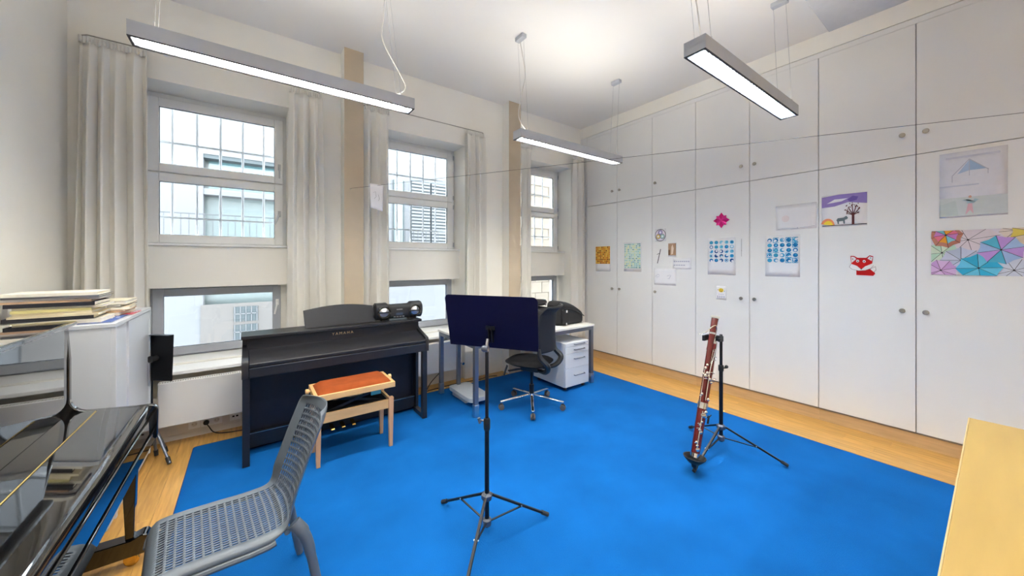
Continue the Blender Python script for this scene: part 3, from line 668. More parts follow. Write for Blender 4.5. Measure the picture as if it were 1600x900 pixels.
# folded stand behind cabinet
t = thing('music_stand', 'folded black music stand tucked behind the white cabinet', 'music stand', (-.645,4.068,0))
for (dx,dy) in ((.139,-.231),(.085,.03),(.03,-.0)):
    lg = obj('leg', MB().cyl((0,0,.31),(dx,dy,.02),.010), 'steel_blue', t)
    obj('rubber_foot', MB().cyl((dx*.88,dy*.88,.055),(dx,dy,.012),.015,.013), 'rubber', lg)
obj('tube', MB().cyl((0,0,.1),(0,0,.80),.010), 'black_metal', t)
pc2 = Vector((.062,-.078,.825)); a2 = Vector((.74,-.67,0)).normalized(); u2 = Vector((.03,-.03,1)).normalized(); n2 = a2.cross(u2).normalized()
if n2.y > 0: n2 = -n2
obj('desk_plate', MB().obox(pc2+n2*.012, a2*.13, u2*.185, n2*.0015), 'black_metal', t)
obj('ledge', MB().obox(pc2+u2*.186+n2*.032, a2*.13, u2*.0015, n2*.02), 'steel_blue', t)
obj('tilt_joint', MB().cyl(tuple(pc2+n2*.022),tuple(pc2+n2*.06),.02).lathe([(.026,.0),(.026,.014)],tuple(pc2+n2*.06),tuple(n2),16), 'black_plastic', t)

# ------------------------------------------------------------------ grey perforated chair
t = thing('stacking_chair', 'grey perforated plastic chair beside the upright piano', 'chair', (-.03, 1.985, G), rz=math.radians(6))
# local: +x is the back, seat faces -x
pr = bez([(-.305,0,.400),(-.292,0,.436),(-.25,0,.457),(-.10,0,.452),(.03,0,.443),(.125,0,.447),(.175,0,.470),(.205,0,.520),(.235,0,.60),(.282,0,.73),(.322,0,.83),(.342,0,.885)],8)
ln = [0]
for i in range(1,len(pr)): ln.append(ln[-1]+(pr[i]-pr[i-1]).length)
def P(u):
    d = u*ln[-1]
    for i in range(1,len(ln)):
        if ln[i] >= d-1e-9: k = (d-ln[i-1])/(ln[i]-ln[i-1]); return pr[i-1].lerp(pr[i],k)
    return pr[-1]
TOT = ln[-1]; SEAT_END = .44/TOT
def hw(u):
    d = u*TOT
    w_ = .225 if d > .06 else .18+.045*math.sin(d/.06*PI/2)
    if d > .42: w_ = .225-.022*min(1,(d-.42)/.2)
    top = TOT-d
    if top < .06: w_ -= .06*(1-math.sqrt(max(0,1-(1-top/.06)**2)))
    return w_
def surf(u, v):
    p = P(u); a = 2*v-1; w_ = hw(u); d = u*TOT
    back = min(1,max(0,(d-.40)/.2)); x_ = p.x-back*.062*a*a; z_ = p.z+(.010*a*a*(1-back))
    if abs(a) > .9: z_ -= (1-back)*.022*((abs(a)-.9)/.1)**2
    return (x_, a*w_, z_)
# u,v lines: bars and slots
us = [0,.02,.04,.062]; uh = []
NR = 31; u0, u1 = .075, .955
for k in range(NR):
    a = u0+(u1-u0)*k/NR; st = (u1-u0)/NR
    us.append(a); uh.append(len(us)-1); us.append(a+st*.72)
us += [u1,.968,.98,.99,1]
vsn = [0,.02,.05,.085]; vh = []
NC = 21
for k in range(NC):
    a = .11+.78*k/NC; st = .78/NC; vsn.append(a); vh.append(len(vsn)-1); vsn.append(a+st*.62)
vsn += [.89,.915,.95,.98,1]
uh, vh = set(uh), set(vh)
g = MB(); nu, nv = len(us), len(vsn)
g.add([surf(a,b) for a in us for b in vsn], [(i*nv+j,(i+1)*nv+j,(i+1)*nv+j+1,i*nv+j+1) for i in range(nu-1) for j in range(nv-1) if not (i in uh and j in vh)])
obj('shell', g, 'chair_grey', t, solid=.004)
sk = MB()
for sy in (-1,1):
    pts = [Vector(surf(u,.5+sy*.495))-Vector((0,0,.018)) for u in [k/20*.46 for k in range(21)]]
    sk.tube(pts, .013, 8)
sk.tube([Vector(surf(.02,v))-Vector((-.015,0,.012)) for v in [k/10 for k in range(11)]], .011, 8)
sk.tube([Vector((.14,-.2,.428)),Vector((.14,.2,.428))], .012, 8)
obj('under_frame', sk, 'chair_grey', t)
for sy in (-1,1):
    obj('leg', MB().tube(bez([(.165,sy*.195,.455),(.20,sy*.215,.40),(.225,sy*.222,.30),(.275,sy*.235,.005)],6), [.026]*6+[.022]*6+[.019]*6+[.016], 12), 'chair_grey', t)
    obj('leg', MB().tube(bez([(-.23,sy*.195,.43),(-.25,sy*.215,.38),(-.26,sy*.222,.28),(-.285,sy*.232,.005)],6), [.024]*6+[.021]*6+[.018]*6+[.016], 12), 'chair_grey', t)

# ------------------------------------------------------------------ office desk, drawer unit
t = thing('office_desk', 'white topped office desk with steel legs behind the music stand', 'desk', (2.73, 3.56, G)); ox, oy = 2.73, 3.56
X0, X1, YA, YB, DZ = 1.835, 3.62, 3.135, 3.99, .765
obj('table_top', RB(X0-ox-.01,X1-ox+.01,YA-oy-.01,YB-oy+.01,DZ-.025,DZ), 'desk_white', t, bevel=.003)
fr_ = MB()
for y_ in (YA+.02,YB-.02): fr_.box(X0-ox+.04,X1-ox-.04,y_-oy-.02,y_-oy+.02,DZ-.07,DZ-.026)
for x_ in (X0+.02,X1-.02): fr_.box(x_-ox-.02,x_-ox+.02,YA-oy+.04,YB-oy-.04,DZ-.07,DZ-.026)
obj('under_frame', fr_, 'steel_blue', t)
for x_ in (X0+.022,X1-.022):
    for y_ in (YA+.022,YB-.022):
        lg = obj('leg', RB(x_-ox-.022,x_-ox+.022,y_-oy-.022,y_-oy+.022,.12,DZ-.026), 'steel_blue', t, bevel=.002)
        obj('leg_sleeve', RB(x_-ox-.026,x_-ox+.026,y_-oy-.026,y_-oy+.026,0,.125), 'alu', lg, bevel=.003)
t = thing('computer_holder', 'white tray on a steel post under the office desk', 'tray', (2.0,3.62,G))
obj('post', RB(.0,.04,.2,.24,.05,.694), 'steel_blue', t)
tp = rrect(-.13,.13,-.28,.25,.07,6)
obj('tray', MB().prism(tp, lambda p,q,tt:(p+.02,q,tt+.02*math.cos(q*9)), .075,.12), flat('tray_grey',178,183,188,.5), t, bevel=.004)
obj('tray_foot', RB(-.06,.1,-.1,.22,0,.06), 'unit_white', t)
t = tag(obj('cable_loop', MB().tube(bez([(1.95,4.22,.17),(1.8,4.14,.1),(1.72,4.1,.015),(1.78,4.12,.014),(2.1,4.14,.014),(2.3,4.12,.014),(2.5,4.11,.014),(2.62,4.14,.014),(2.75,4.1,.014)],8), .005, 8), 'black_cable'), 'loose black cables on the floor behind the office desk', 'cable')
t = thing('drawer_unit', 'white rolling drawer unit under the office desk', 'drawer unit', (3.28, 3.4, G)); ox, oy = 3.28, 3.4
dx0, dx1, dy0, dy1 = 3.075-ox, 3.49-ox, 3.10-oy, 3.70-oy
obj('carcass', RB(dx0,dx1,dy0+.02,dy1,.045,.585), 'unit_white', t, bevel=.003)
for z0,z1 in ((.535,.582),(.455,.532),(.275,.452),(.05,.272)):
    z0,z1 = z0,z1; d = obj('drawer', RB(dx0+.002,dx1-.002,dy0,dy0+.019,z0,z1), 'unit_white', t, bevel=.002)
    zc = (z0+z1)/2+(.0 if z1-z0<.09 else .02); xm = (dx0+dx1)/2+.03
    obj('handle', MB().tube([(xm-.09,dy0,zc),(xm-.085,dy0-.022,zc),(xm+.085,dy0-.022,zc),(xm+.09,dy0,zc)], .005, 8), 'steel_blue', d)
obj('lock', MB().cyl((dx1-.03,dy0-.004,.56),(dx1-.03,dy0,.56),.008), 'chrome', t)
for x_ in (dx0+.05,dx1-.05):
    for y_ in (dy0+.06,dy1-.06): obj('caster', MB().cyl((x_-.012,y_,.0225),(x_+.012,y_,.0225),.0225), 'rubber', t)

# bags -----------------------------------------------------------------------
def blob(x0,x1,y0,y1,zf,zb=0,n=20,m=24,p=.45):
    def fn(u,v):
        x_ = x0+(x1-x0)*u; h = zf(u); e = (1-abs(2*u-1)**8)**.5 if 0<u<1 else .02
        e = max(e,.5) if (u in (0,1)) else e
        a = 2*PI*v; c_,s_ = math.cos(a),math.sin(a)
        return (x_,(y0+y1)/2+(y1-y0)/2*e*math.copysign(abs(c_)**p,c_), zb+(h-zb)/2+(h-zb)/2*math.copysign(abs(s_)**p,s_))
    b = MB().grid(fn,n,m); b.add([fn(0,j/m) for j in range(m)],[tuple(range(m))]); b.add([fn(1,j/m) for j in range(m)],[tuple(range(m))]); return b
DT = DZ+G+.001
t = thing('backpack', 'black wedge shaped backpack lying on the right end of the desk', 'bag', (3.40,3.40,DT))
zf = lambda u: .06+.245*max(0,math.cos(max(0,(u-.12))*1.62))**.8 if u > .12 else .25+.055*u/.12
obj('body', blob(-.27,.20,-.15,.16,zf), 'bag_black', t)
zp = MB(); 
zp.tube([Vector((-.26+.45*u,-.154,zf(u)*.70)) for u in [.06+k/14*.88 for k in range(15)]], .006, 6); obj('zip', zp, 'black_plastic', t)
obj('pocket', blob(-.24,-.12,-.172,-.14,lambda u:.2,.02,10,16), 'bag_black', t)
obj('reflector', RB(-.185,-.165,-.178,-.172,.17,.2), 'paper', t); obj('tag', RB(-.185,-.172,-.178,-.17,-.0+.012,.04), 'paper', t)
t = thing('laptop_bag', 'black soft bag standing on the desk behind the office chair', 'bag', (2.86,3.44,DT))
obj('body', blob(-.2,.2,-.11,.11,lambda u:.235+.02*math.sin(PI*u)), 'bag_black', t)
obj('flap', blob(-.19,.19,-.118,-.05,lambda u:.2,.1,12,16), 'bag_black', t)
obj('handle', MB().tube(bez([(-.08,-.02,.245),(-.05,-.03,.256),(.05,-.03,.256),(.08,-.02,.245)]), .007, 8), 'black_plastic', t)
t = thing('soft_case', 'oval black and blue zip case lying on top of the soft bag', 'case', (2.87,3.44,DT+.268), rz=.1)
c = MB()
el = lambda u,v,zt,zb: (.195*math.cos(2*PI*u), .12*math.sin(2*PI*u), zb+(zt-zb)*v)
c.lathe([(.10,0),(.118,.012),(.12,.04),(.11,.062),(.04,.07)],(0,0,0),(0,0,1),32); c.v = [(x_*1.6,y_,z_) for x_,y_,z_ in c.v]
obj('body', c, 'bag_black', t)
q = MB().tube([(.194*math.cos(2*PI*k/32),.122*math.sin(2*PI*k/32),.036) for k in range(32)], .004, 6, closed=True); obj('zip', q, 'black_plastic', t)
obj('patch', MB().prism([(-.17,-.03),(-.1,-.07),(-.06,-.07),(-.06,.05),(-.12,.05),(-.17,.02)], lambda p,q,tt:(p,q,tt), .0665,.0695), 'bag_blue', t)
obj('zip_pull', RB(.07,.085,-.128,-.120,.0,.035), 'alu', t)

# ------------------------------------------------------------------ office chair
t = thing('office_chair', 'black mesh office chair on a chrome star base at the desk', 'office chair', (2.49,3.03,G))
fa = math.radians(90+28); fwd = Vector((math.cos(fa),math.sin(fa),0)); sd = Vector((-fwd.y,fwd.x,0))*-1; UZ = Vector((0,0,1))
ca = [(2.142,3.15),(2.251,2.716),(2.702,2.719),(2.864,3.158),(2.508,3.419)]
for x_,y_ in ca:
    d = Vector((x_-2.49,y_-3.03,0)).normalized(); a_ = d*.035+UZ*.125; b_ = d*.355+UZ*.082
    obj('base_arm', MB().bar(a_,b_,.03,.022), 'chrome', t, bevel=.005)
    sdv = d.cross(UZ); ct = d*.345
    cs = obj('caster', MB().lathe([(.012,-.024),(.028,-.022),(.030,-.006),(.022,-.003),(.022,.003),(.030,.006),(.028,.022),(.012,.024)],tuple(ct+UZ*.030),tuple(sdv),20), flat('caster_grey',95,90,90,.4), t)
    obj('caster_stem', MB().cyl(tuple(ct+UZ*.05),tuple(ct+UZ*.082),.009).lathe([(.026,-.01),(.026,.01)],tuple(ct+UZ*.042),tuple(sdv),16), 'rubber', cs)
obj('base_hub', MB().cyl((0,0,.10),(0,0,.145),.036), 'chrome', t)
obj('gas_lift', MB().cyl((0,0,.145),(0,0,.24),.026).cyl((0,0,.24),(0,0,.40),.015), ['black_metal'], t)
obj('mechanism', MB().obox((0,0,.42), fwd*.11, sd*.075, UZ*.03), 'black_plastic', t, bevel=.02, seg=3)
def seat(u,v):
    a = 2*PI*u; c_,s_ = math.cos(a),math.sin(a)
    return fwd*(.03+.25*math.copysign(abs(c_)**.7,c_)*v)+sd*(.24*math.copysign(abs(s_)**.7,s_)*v*(1-.08*c_))
st = MB(); st.grid(lambda u,v: seat(u,v)+UZ*(.535-.04*v**6-.012*(1-v)), 40, 8); st.grid(lambda u,v: seat(u,v)+UZ*(.45+.045*v**4), 40, 6)
obj('seat', st, 'seat_fabric', t)
def bkf(u,v):
    a = 2*u-1; zz = .64+.47*v; w_ = .225+.02*math.sin(PI*v)-.015*v
    back = .255+.02*v-.05*math.sin(PI*v)*.4+(.06*max(0,v-.85)/.15)
    return -fwd*(back-.075*a*a)+sd*(a*w_)+UZ*zz
bo = obj('backrest', MB().grid(bkf, 20, 24), 'mesh_fabric', t, solid=.012)
obj('back_rim', MB().tube([bkf(k/16,1) for k in range(17)], .011, 8), 'black_plastic', bo)
for sg in (-1,1):
    p = [bkf(.5+.5*sg,.1)+Vector((0,0,0)), bkf(.5+.5*sg,0)-fwd*.01-UZ*.04, -fwd*.265+sd*sg*.215+UZ*.52, -fwd*.22+sd*sg*.15+UZ*.44, -fwd*.10+sd*sg*.06+UZ*.415]
    pp = bez(p,6); lp = MB()
    for a_,b_ in zip(pp[:-1],pp[1:]): pass
    lp.tube(pp, [.018+.012*math.sin(PI*k/(len(pp)-1)) for k in range(len(pp))], 8); obj('back_support', lp, 'black_plastic', t)
obj('lever', MB().bar(tuple(fwd*.10-sd*.10+UZ*.42),tuple(fwd*.16-sd*.24+UZ*.43),.03,.012), 'black_plastic', t)
obj('tension_knob', MB().bar(tuple(fwd*.25-sd*.1+UZ*.44),tuple(fwd*.28-sd*.12+UZ*.33),.05,.012), 'black_plastic', t, bevel=.004)

# ------------------------------------------------------------------ bassoon and its stand
bc = Vector((3.12,1.35,G))
t = thing('bassoon_stand', 'black tripod stand holding the bassoon in front of the cupboards', 'instrument stand', bc)
an = [math.atan2(.97-1.35,3.328-3.12), math.atan2(1.727-1.35,3.352-3.12), PI]
tripod(t, .23, .435, an, .013, .14)
obj('lower_tube', MB().cyl((0,0,.11),(0,0,.70),.0145), 'black_metal', t)
cl = obj('clamp', MB().lathe([(.018,0),(.02,.008),(.02,.045),(.016,.05)],(0,0,.685),(0,0,1),14), 'black_plastic', t)
obj('clamp_screw', MB().cyl((0,0,.71),tuple(RV*.04+UZ*.71),.005).ball(tuple(RV*.045+UZ*.72),.014), 'black_plastic', cl)
obj('upper_tube', MB().cyl((0,0,.70),(0,0,.985),.011), 'black_metal', t)
A = Vector((2.69,1.35,.125)); B = Vector((3.035,1.35,1.152)); D = (B-A).normalized(); Sx = D.cross(Vector((0,1,0))).normalized(); Sy = Vector((0,-1,0))
CV = -FV   # towards viewer
yoke = MB(); yc = A+D*.90-bc
yoke.tube([Vector((0,0,.97)),yc+Vector((.062,0,0))], .012, 8); yoke.obox(yc+Vector((.05,0,.0)), Vector((.012,0,0)), Vector((0,.055,0)), UZ*.022)
yoke.obox(yc+Vector((.01,.055,0)), Vector((.05,0,0)), Vector((0,.01,0)), UZ*.022); yoke.obox(yc+Vector((.01,-.055,0)), Vector((.03,0,0)), Vector((0,.008,0)), UZ*.014)
obj('yoke', yoke, 'black_plastic', t, bevel=.003)
cb = A-bc
obj('bell_cup', MB().lathe([(.012,-.075),(.018,-.07),(.022,-.045),(.045,-.035),(.075,-.004),(.08,.006),(.073,.006),(.045,-.022),(.001,-.024)],tuple(cb),tuple(D*.35+UZ*.9),28), 'black_plastic', t)
obj('cup_peg', MB().cyl(tuple(cb+Vector((0,0,-.06))),(-.425,0,.02),.013), 'black_plastic', t)
t = thing('bassoon', 'dark red bassoon with silver keys leaning in its stand', 'bassoon', A+D*.004)
Z0 = Vector((0,0,0)); n1 = Sx
if n1.x < 0: n1 = -n1
vw = (n1*RV.dot(n1)+Sy*RV.dot(Sy)); vw = (RV-D*RV.dot(D)).normalized(); fr2 = (CV-D*CV.dot(D)); fr2 = (fr2-vw*fr2.dot(vw)).normalized()
obj('boot_joint', MB().tube([D*.004,D*.36],[.031,.034],16), 'maple_red', t)
obj('boot_cap', MB().cyl(tuple(D*.0),tuple(D*.03),.0335), 'silver_key', t)
obj('boot_ferrule', MB().cyl(tuple(D*.355),tuple(D*.40),.0365), 'silver_key', t)
obj('bass_joint', MB().tube([D*.40-vw*.014,D*.80-vw*.014],[.019,.0185],16), 'maple_red', t)
obj('wing_joint', MB().tube([D*.40+vw*.020,D*.60+vw*.020,D*.885+vw*.016],[.018,.017,.0145],16), 'maple_red', t)
obj('wing_ferrule', MB().cyl(tuple(D*.86+vw*.016),tuple(D*.90+vw*.016),.0165), 'silver_key', t)
obj('bell_joint', MB().tube([D*.80-vw*.014,D*.83-vw*.013,D*.95-vw*.010,D*1.06-vw*.006],[.021,.0205,.022,.026],18), 'maple_red', t)
obj('bell_ring', MB().lathe([(.026,0),(.033,.010),(.034,.016),(.026,.018)],tuple(D*1.06-vw*.006),tuple(D),24), 'ivory', t)
obj('bell_band', MB().cyl(tuple(D*.93-vw*.0105),tuple(D*.945-vw*.0105),.0235), 'silver_key', t)
obj('crook', MB().tube(bez([D*.90+vw*.016, D*.97+vw*.014+fr2*.01, D*1.0-vw*.01+fr2*.03, D*.97-vw*.05+fr2*.04, D*.92-vw*.09+fr2*.04, D*.895-vw*.135+fr2*.04]), .004, 8), 'silver_key', t)
def rod(name, pts, r=.0036): obj(name, MB().tube([D*a+vw*b+fr2*c for a,b,c in pts], r, 6), 'silver_key', t)
rod('key_rod', [(.42,.003,.022),(.72,.003,.024)]); rod('key_rod', [(.60,-.004,.024),(.80,.02,.02),(.82,.02,.018)]); rod('key_rod', [(.62,.034,.014),(.87,.030,.012)])
rod('key_rod', [(.06,-.012,.034),(.34,-.012,.038)]); rod('key_rod', [(.70,.0,.02),(.81,.006,.02),(.81,.03,.014)]); rod('key_rod', [(.40,-.03,.012),(.66,-.032,.012)])
kp = [(.06,-.004,.034,.013),(.085,-.012,.034,.009),(.11,-.018,.03,.008),(.185,-.002,.036,.011),(.20,-.012,.036,.010),(.235,-.014,.035,.009),(.26,-.004,.036,.007),(.31,-.002,.039,.017),(.335,.012,.038,.011),(.30,.014,.037,.009),(.43,.026,.018,.010),(.46,-.026,.016,.009),(.445,-.03,.012,.008),(.56,.03,.016,.009),(.58,.012,.022,.010),(.60,-.02,.018,.012),(.625,-.012,.02,.010),(.61,-.034,.01,.009),(.66,-.025,.014,.011),(.685,-.018,.016,.009),(.76,.022,.016,.007),(.80,.022,.015,.006)]
for a,b,c,r_ in kp: obj('key_pad', MB().lathe([(r_*1.15,0),(r_*1.15,.004),(r_*.7,.006)],tuple(D*a+vw*b+fr2*(c-.003)),tuple(fr2),12), 'silver_key', t)
for a,b,l in ((.57,.0,.05),(.615,-.03,.045),(.59,.03,.03),(.63,.0,.04),(.205,-.03,.03),(.24,-.028,.028),(.10,-.03,.03),(.285,-.02,.04),(.575,-.03,.035),(.73,.012,.025),(.755,.012,.025)):
    rod('key_lever', [(a,b,.022),(a+.006,b+l*.5,.028),(a+.002,b+l,.022)], .0032)
obj('hand_rest', MB().tube([D*.30+vw*.035+fr2*.0,D*.30+vw*.06,D*.325+vw*.075],.004,6).obox(D*.285+vw*.058, D*.03, vw*.005, fr2*.006), 'black_metal', t)

# ------------------------------------------------------------------ wooden desk at right
t = thing('wooden_desk', 'light birch table in the right foreground', 'table', (2.24,-.32,G)); ox, oy = 2.24,-.32
obj('table_top', RB(1.34-ox,3.136-ox,-.72-oy,.094-oy,.712,.742), 'birch_top', t, bevel=.003)
e = MB(); e.box(1.34-ox,3.140-ox,.094-oy,.098-oy,.712,.7415); e.box(3.136-ox,3.140-ox,-.72-oy,.094-oy,.712,.7415)
obj('edge_band', e, 'birch_edge', t)
for x_ in (1.42,3.06):
    for y_ in (-.66,.03): obj('leg', RB(x_-ox-.03,x_-ox+.03,y_-oy-.03,y_-oy+.03,0,.712), 'birch_top', t, bevel=.004)
obj('apron', MB().box(1.45-ox,3.03-ox,.015-oy,.035-oy,.63,.711).box(1.45-ox,3.03-ox,-.67-oy,-.65-oy,.63,.711), 'birch_top', t)

# ------------------------------------------------------------------ drawings on the cupboard doors
PX = XC-.0015
def sheet(name, label, cat, ya, yb, z0, z1, shapes, mt='paper', rot=0, base=True, group='children\'s pictures taped to the cupboard doors', tri=True):
    """ya = left (large Y), yb = right; shapes: list of (material, [(u,v)...]) with u to the right, v up, 0..1"""
    t = thing(name, label, cat, (PX, (ya+yb)/2, z0), group=group); w_, h_ = ya-yb, z1-z0
    cr, sr = math.cos(rot), math.sin(rot)
    def q(u,v,d):
        a, b = (u-.5)*w_, (v-.5)*h_; return (-d, -(a*cr-b*sr), h_/2+a*sr+b*cr)
    if base:
        b = MB().grid(lambda u,v: q(u,v,.0005+.0012*abs(math.sin(u*4+v*3))*v), 6, 6); obj('paper', b, mt, t, solid=.0006)
    mats = []; mb = MB()
    for k,(mn,poly) in enumerate(shapes):
        if mn not in mats: mats.append(mn)
        mb.cur = mats.index(mn); n_ = len(poly); d = .0034+.00003*k
        mb.add([q(u,v,d) for u,v in poly], [tuple(range(n_))])
    if shapes: obj('picture', mb, mats, t, smooth=False)
    return t
def disc(u,v,ru,rv,n=12,a0=0,a1=2*PI): return [(u+ru*math.cos(a0+(a1-a0)*k/n), v+rv*math.sin(a0+(a1-a0)*k/n)) for k in range(n)]
def stroke(u0,v0,u1,v1,w_,asp=1):
    du,dv = u1-u0,(v1-v0)*asp; l = math.hypot(du,dv) or 1; nu_,nv_ = -dv/l*w_, du/l*w_/asp
    return [(u0-nu_,v0-nv_),(u1-nu_,v1-nv_),(u1+nu_,v1+nv_),(u0+nu_,v0+nv_)]
def rc(u0,u1,v0,v1): return [(u0,v0),(u1,v0),(u1,v1),(u0,v1)]
r = random.Random(11)
og = [flat('or1',214,120,30),flat('or2',190,80,25),flat('or3',225,160,50),flat('or4',235,190,90),flat('or5',120,50,25)]
gr = [flat('gr1',130,195,180),flat('gr2',160,210,190),flat('gr3',90,160,150),flat('gr4',200,225,190),flat('gr5',215,225,150)]
bl = [flat('bl1',30,120,180),flat('bl2',70,165,205),flat('bl3',20,80,140),flat('bl4',130,200,220)]
sh = [(og[3],rc(.0,1,.3,1))]
for i in range(10):
    for j in range(10): sh.append((r.choice(og), disc((i+.5)/10,.3+.7*(j+.5)/10,.043,.031,6,r.random(),r.random()+2*PI)))
sheet('mosaic_print','small orange mosaic print on the cupboard next to the curtain','picture',3.93,3.64,1.43,1.83,sh)
sh = [('paper',rc(.02,.98,.1,.98))]
for i in range(10):
    for j in range(14): sh.append((r.choice(gr), disc(.03+.94*(i+.5)/10,.11+.86*(j+.5)/14,.04,.027,6,r.random(),r.random()+2*PI)))
sheet('mosaic_print','pale green mosaic print on the second cupboard door','picture',3.38,3.08,1.44,1.87,sh)
bk_ = flat('ink',60,55,60); sh = [(bk_,disc(.5,.5,.5,.5,28)),(flat('man1',225,215,225),disc(.5,.5,.45,.45,28))]
for k in range(3):
    a = PI/2+k*2*PI/3; sh += [(bk_,disc(.5+.22*math.cos(a),.5+.22*math.sin(a),.21,.21,20)),([flat('man2',170,160,205),flat('man3',220,190,110),flat('man4',160,195,190)][k],disc(.5+.22*math.cos(a),.5+.22*math.sin(a),.18,.18,20)),('paper',disc(.5+.22*math.cos(a),.5+.22*math.sin(a),.08,.08,12))]
sheet('mandala_print','small round mandala drawing with black outline','picture',2.862,2.70,1.87,2.04,sh)
sheet('bassoon_sketch','thin dark drawing of a bassoon on the cupboard door','picture',2.84,2.765,1.56,1.765,[(bk_,stroke(.2,.02,.85,.98,.07,2.7)),(bk_,stroke(.1,.62,.6,.70,.04,2.7))],base=False)
sheet('photo_card','small brown photograph with white border','picture',2.67,2.55,1.655,1.84,[(flat('ph1',176,140,110),rc(.05,.95,.1,.97)),(flat('ph2',225,205,185),[(.4,.15),(.6,.2),(.7,.6),(.55,.9),(.4,.7)]),(flat('ph3',110,80,60),rc(.05,.25,.1,.5))])
ln_ = flat('faint_ink',185,185,200)
sheet('text_note','white note with two faint printed lines','note',2.60,2.35,1.49,1.64,[(ln_,rc(.05+.11*k,.05+.11*k+.085,.62,.72)) for k in range(8)]+[(ln_,rc(.05+.13*k,.05+.13*k+.1,.3,.38)) for k in range(5)])
sheet('pencil_drawing','faint pencil drawing on white paper under the bassoon sketch','picture',2.875,2.555,1.265,1.495,[(ln_,stroke(.05,.5,.2,.65,.008)),(ln_,stroke(.2,.65,.25,.55,.008)),(ln_,stroke(.1,.45,.25,.5,.008)),(ln_,stroke(.6,.55,.75,.62,.008)),(ln_,stroke(.7,.4,.78,.6,.008)),(ln_,stroke(.62,.4,.72,.38,.008))])
# folded paper flower
t = thing('paper_flower','pink folded paper flower on the cupboard door','paper flower',(PX,1.985,2.088),group='decorations on the cupboard doors')
for k in range(8):
    a = k*PI/4; l = .095 if k%2==0 else .082; c_,s_ = math.cos(a),math.sin(a)
    f3 = lambda rr,tt,d: (-d,-(rr*c_-tt*s_),rr*s_+tt*c_)
    obj('petal', MB().add([f3(0,0,.012),f3(l*.55,.03,.004),f3(l,0,.002+.003*(k%2)),f3(l*.55,-.03,.004),f3(l*.5,0,.018)],[(0,4,1),(1,4,2),(2,4,3),(3,4,0)]), [flat('pk1',200,30,110),flat('pk2',225,60,140)][k%2], t, smooth=False)
def dots(fn, name, lab, ya, yb, z0, z1, sq):
    r = random.Random(fn); sh = []
    for i in range(5):
        for j in range(5):
            u,v = .12+.185*i+.02, .88-.122*j; c = r.choice(bl[:2] if sq else bl)
            if not sq and (i in (1,2) and j in (2,3)): c = bl[2]
            sh.append((c, disc(u,v,.07,.048,16)))
            sh.append(('paper', disc(u+r.uniform(-.03,.03),v+r.uniform(-.02,.02),.045,.03,10)) if r.random()<(.55) else (bl[1], disc(u+.015,v+.01,.03,.02,8)))
            if r.random()<.5: sh.append((r.choice(bl), disc(u,v,.03,.02,8)))
            if sq and r.random()<.4:
                for e_ in ((-.08,-.055,.08,-.055),(-.08,.055,.08,.055),(-.08,-.055,-.08,.055)): sh.append((bl[1],stroke(u+e_[0],v+e_[1],u+e_[2],v+e_[3],.01,1.4)))
    return sheet('dot_print',lab,'picture',ya,yb,z0,z1,sh)
dots(1,'a','blue dot print below the pink paper flower',2.145,1.83,1.43,1.875,False)
dots(2,'b','blue print of rings in squares right of the knobs',1.53,1.22,1.43,1.875,True)
sheet('wooden_stick','thin pale stick fixed to the door beside the blue dot print','stick',1.775,1.755,1.65,1.855,[(flat('stickc',200,198,195),rc(.3,.7,0,1)),(flat('stickd',175,172,168),rc(.3,.7,.3,.36))],base=False)
yl = flat('yel',240,210,70)
sheet('greeting_card','small white card with yellow face below the blue dot print','card',2.046,1.93,1.13,1.295,[(yl,disc(.5,.68,.24,.15,16)),(bk_,stroke(.38,.74,.46,.76,.02)),(bk_,stroke(.56,.76,.64,.74,.02)),(bk_,stroke(.36,.66,.5,.6,.02)),(bk_,stroke(.5,.6,.64,.66,.02)),(og[1],disc(.2,.7,.05,.03,8)),(bl[1],disc(.82,.62,.05,.03,8))]+[(ln_,rc(.12+.2*k,.24+.2*k,.12,.28)) for k in range(4)]+[(ln_,rc(.25+.15*k,.33+.15*k,.36,.41)) for k in range(4)])
sheet('pale_drawing','very pale child drawing on white paper near the top of the door','picture',1.43,1.085,1.93,2.19,[(flat('pale1',236,226,226),disc(.25,.45,.1,.14,16)),(ln_,stroke(.05,.03,.3,.06,.006)),(ln_,stroke(.3,.06,.6,.02,.006)),(ln_,stroke(.6,.05,.95,.09,.006)),(ln_,disc(.55,.05,.012,.02,6))],rot=.01)
pu = flat('pur1',150,130,190); pu2 = flat('pur2',112,92,165); br_ = flat('treebr',105,55,50); dn_ = flat('donk',110,125,130)
sh = [(pu,[(0,.62),(0,.95),(.4,1),(1,.99),(1,.66),(.6,.74),(.3,.64)]),('paper',[(.12,.74),(.45,.78),(.6,.86),(.3,.86)]),(pu2,[(.58,.82),(.7,.92),(.82,.88),(.78,.78),(.64,.75)]),(flat('sun0',235,150,110),disc(.14,.05,.16,.22,12,0,PI)),(yl,disc(.15,.05,.11,.15,12,0,PI)),(bk_,rc(.02,1,.035,.055)),(br_,rc(.68,.735,.05,.4))]
for a,l in ((2.6,.3),(2.2,.3),(1.7,.33),(1.2,.32),(.7,.3),(.35,.22),(2.9,.2)): 
    e_ = (.71+l*.62*math.cos(a), .34+l*math.sin(a)); sh.append((br_,stroke(.71,.33,e_[0],e_[1],.010)))
    for q_ in range(4): sh.append((br_,disc(e_[0]+r.uniform(-.05,.05),e_[1]+r.uniform(-.06,.06),.012,.02,5)))
sh += [(dn_,[(.34,.2),(.37,.26),(.5,.27),(.56,.32),(.6,.26),(.58,.22),(.53,.2),(.53,.08),(.5,.08),(.49,.17),(.40,.16),(.40,.08),(.37,.08),(.36,.16)])]
sheet('tree_drawing','child drawing of a bare tree, donkey and purple sky','picture',1.045,.72,1.93,2.24,sh,rot=0)
rd = flat('foxred',190,25,28); wh = flat('foxwhite',240,238,235)
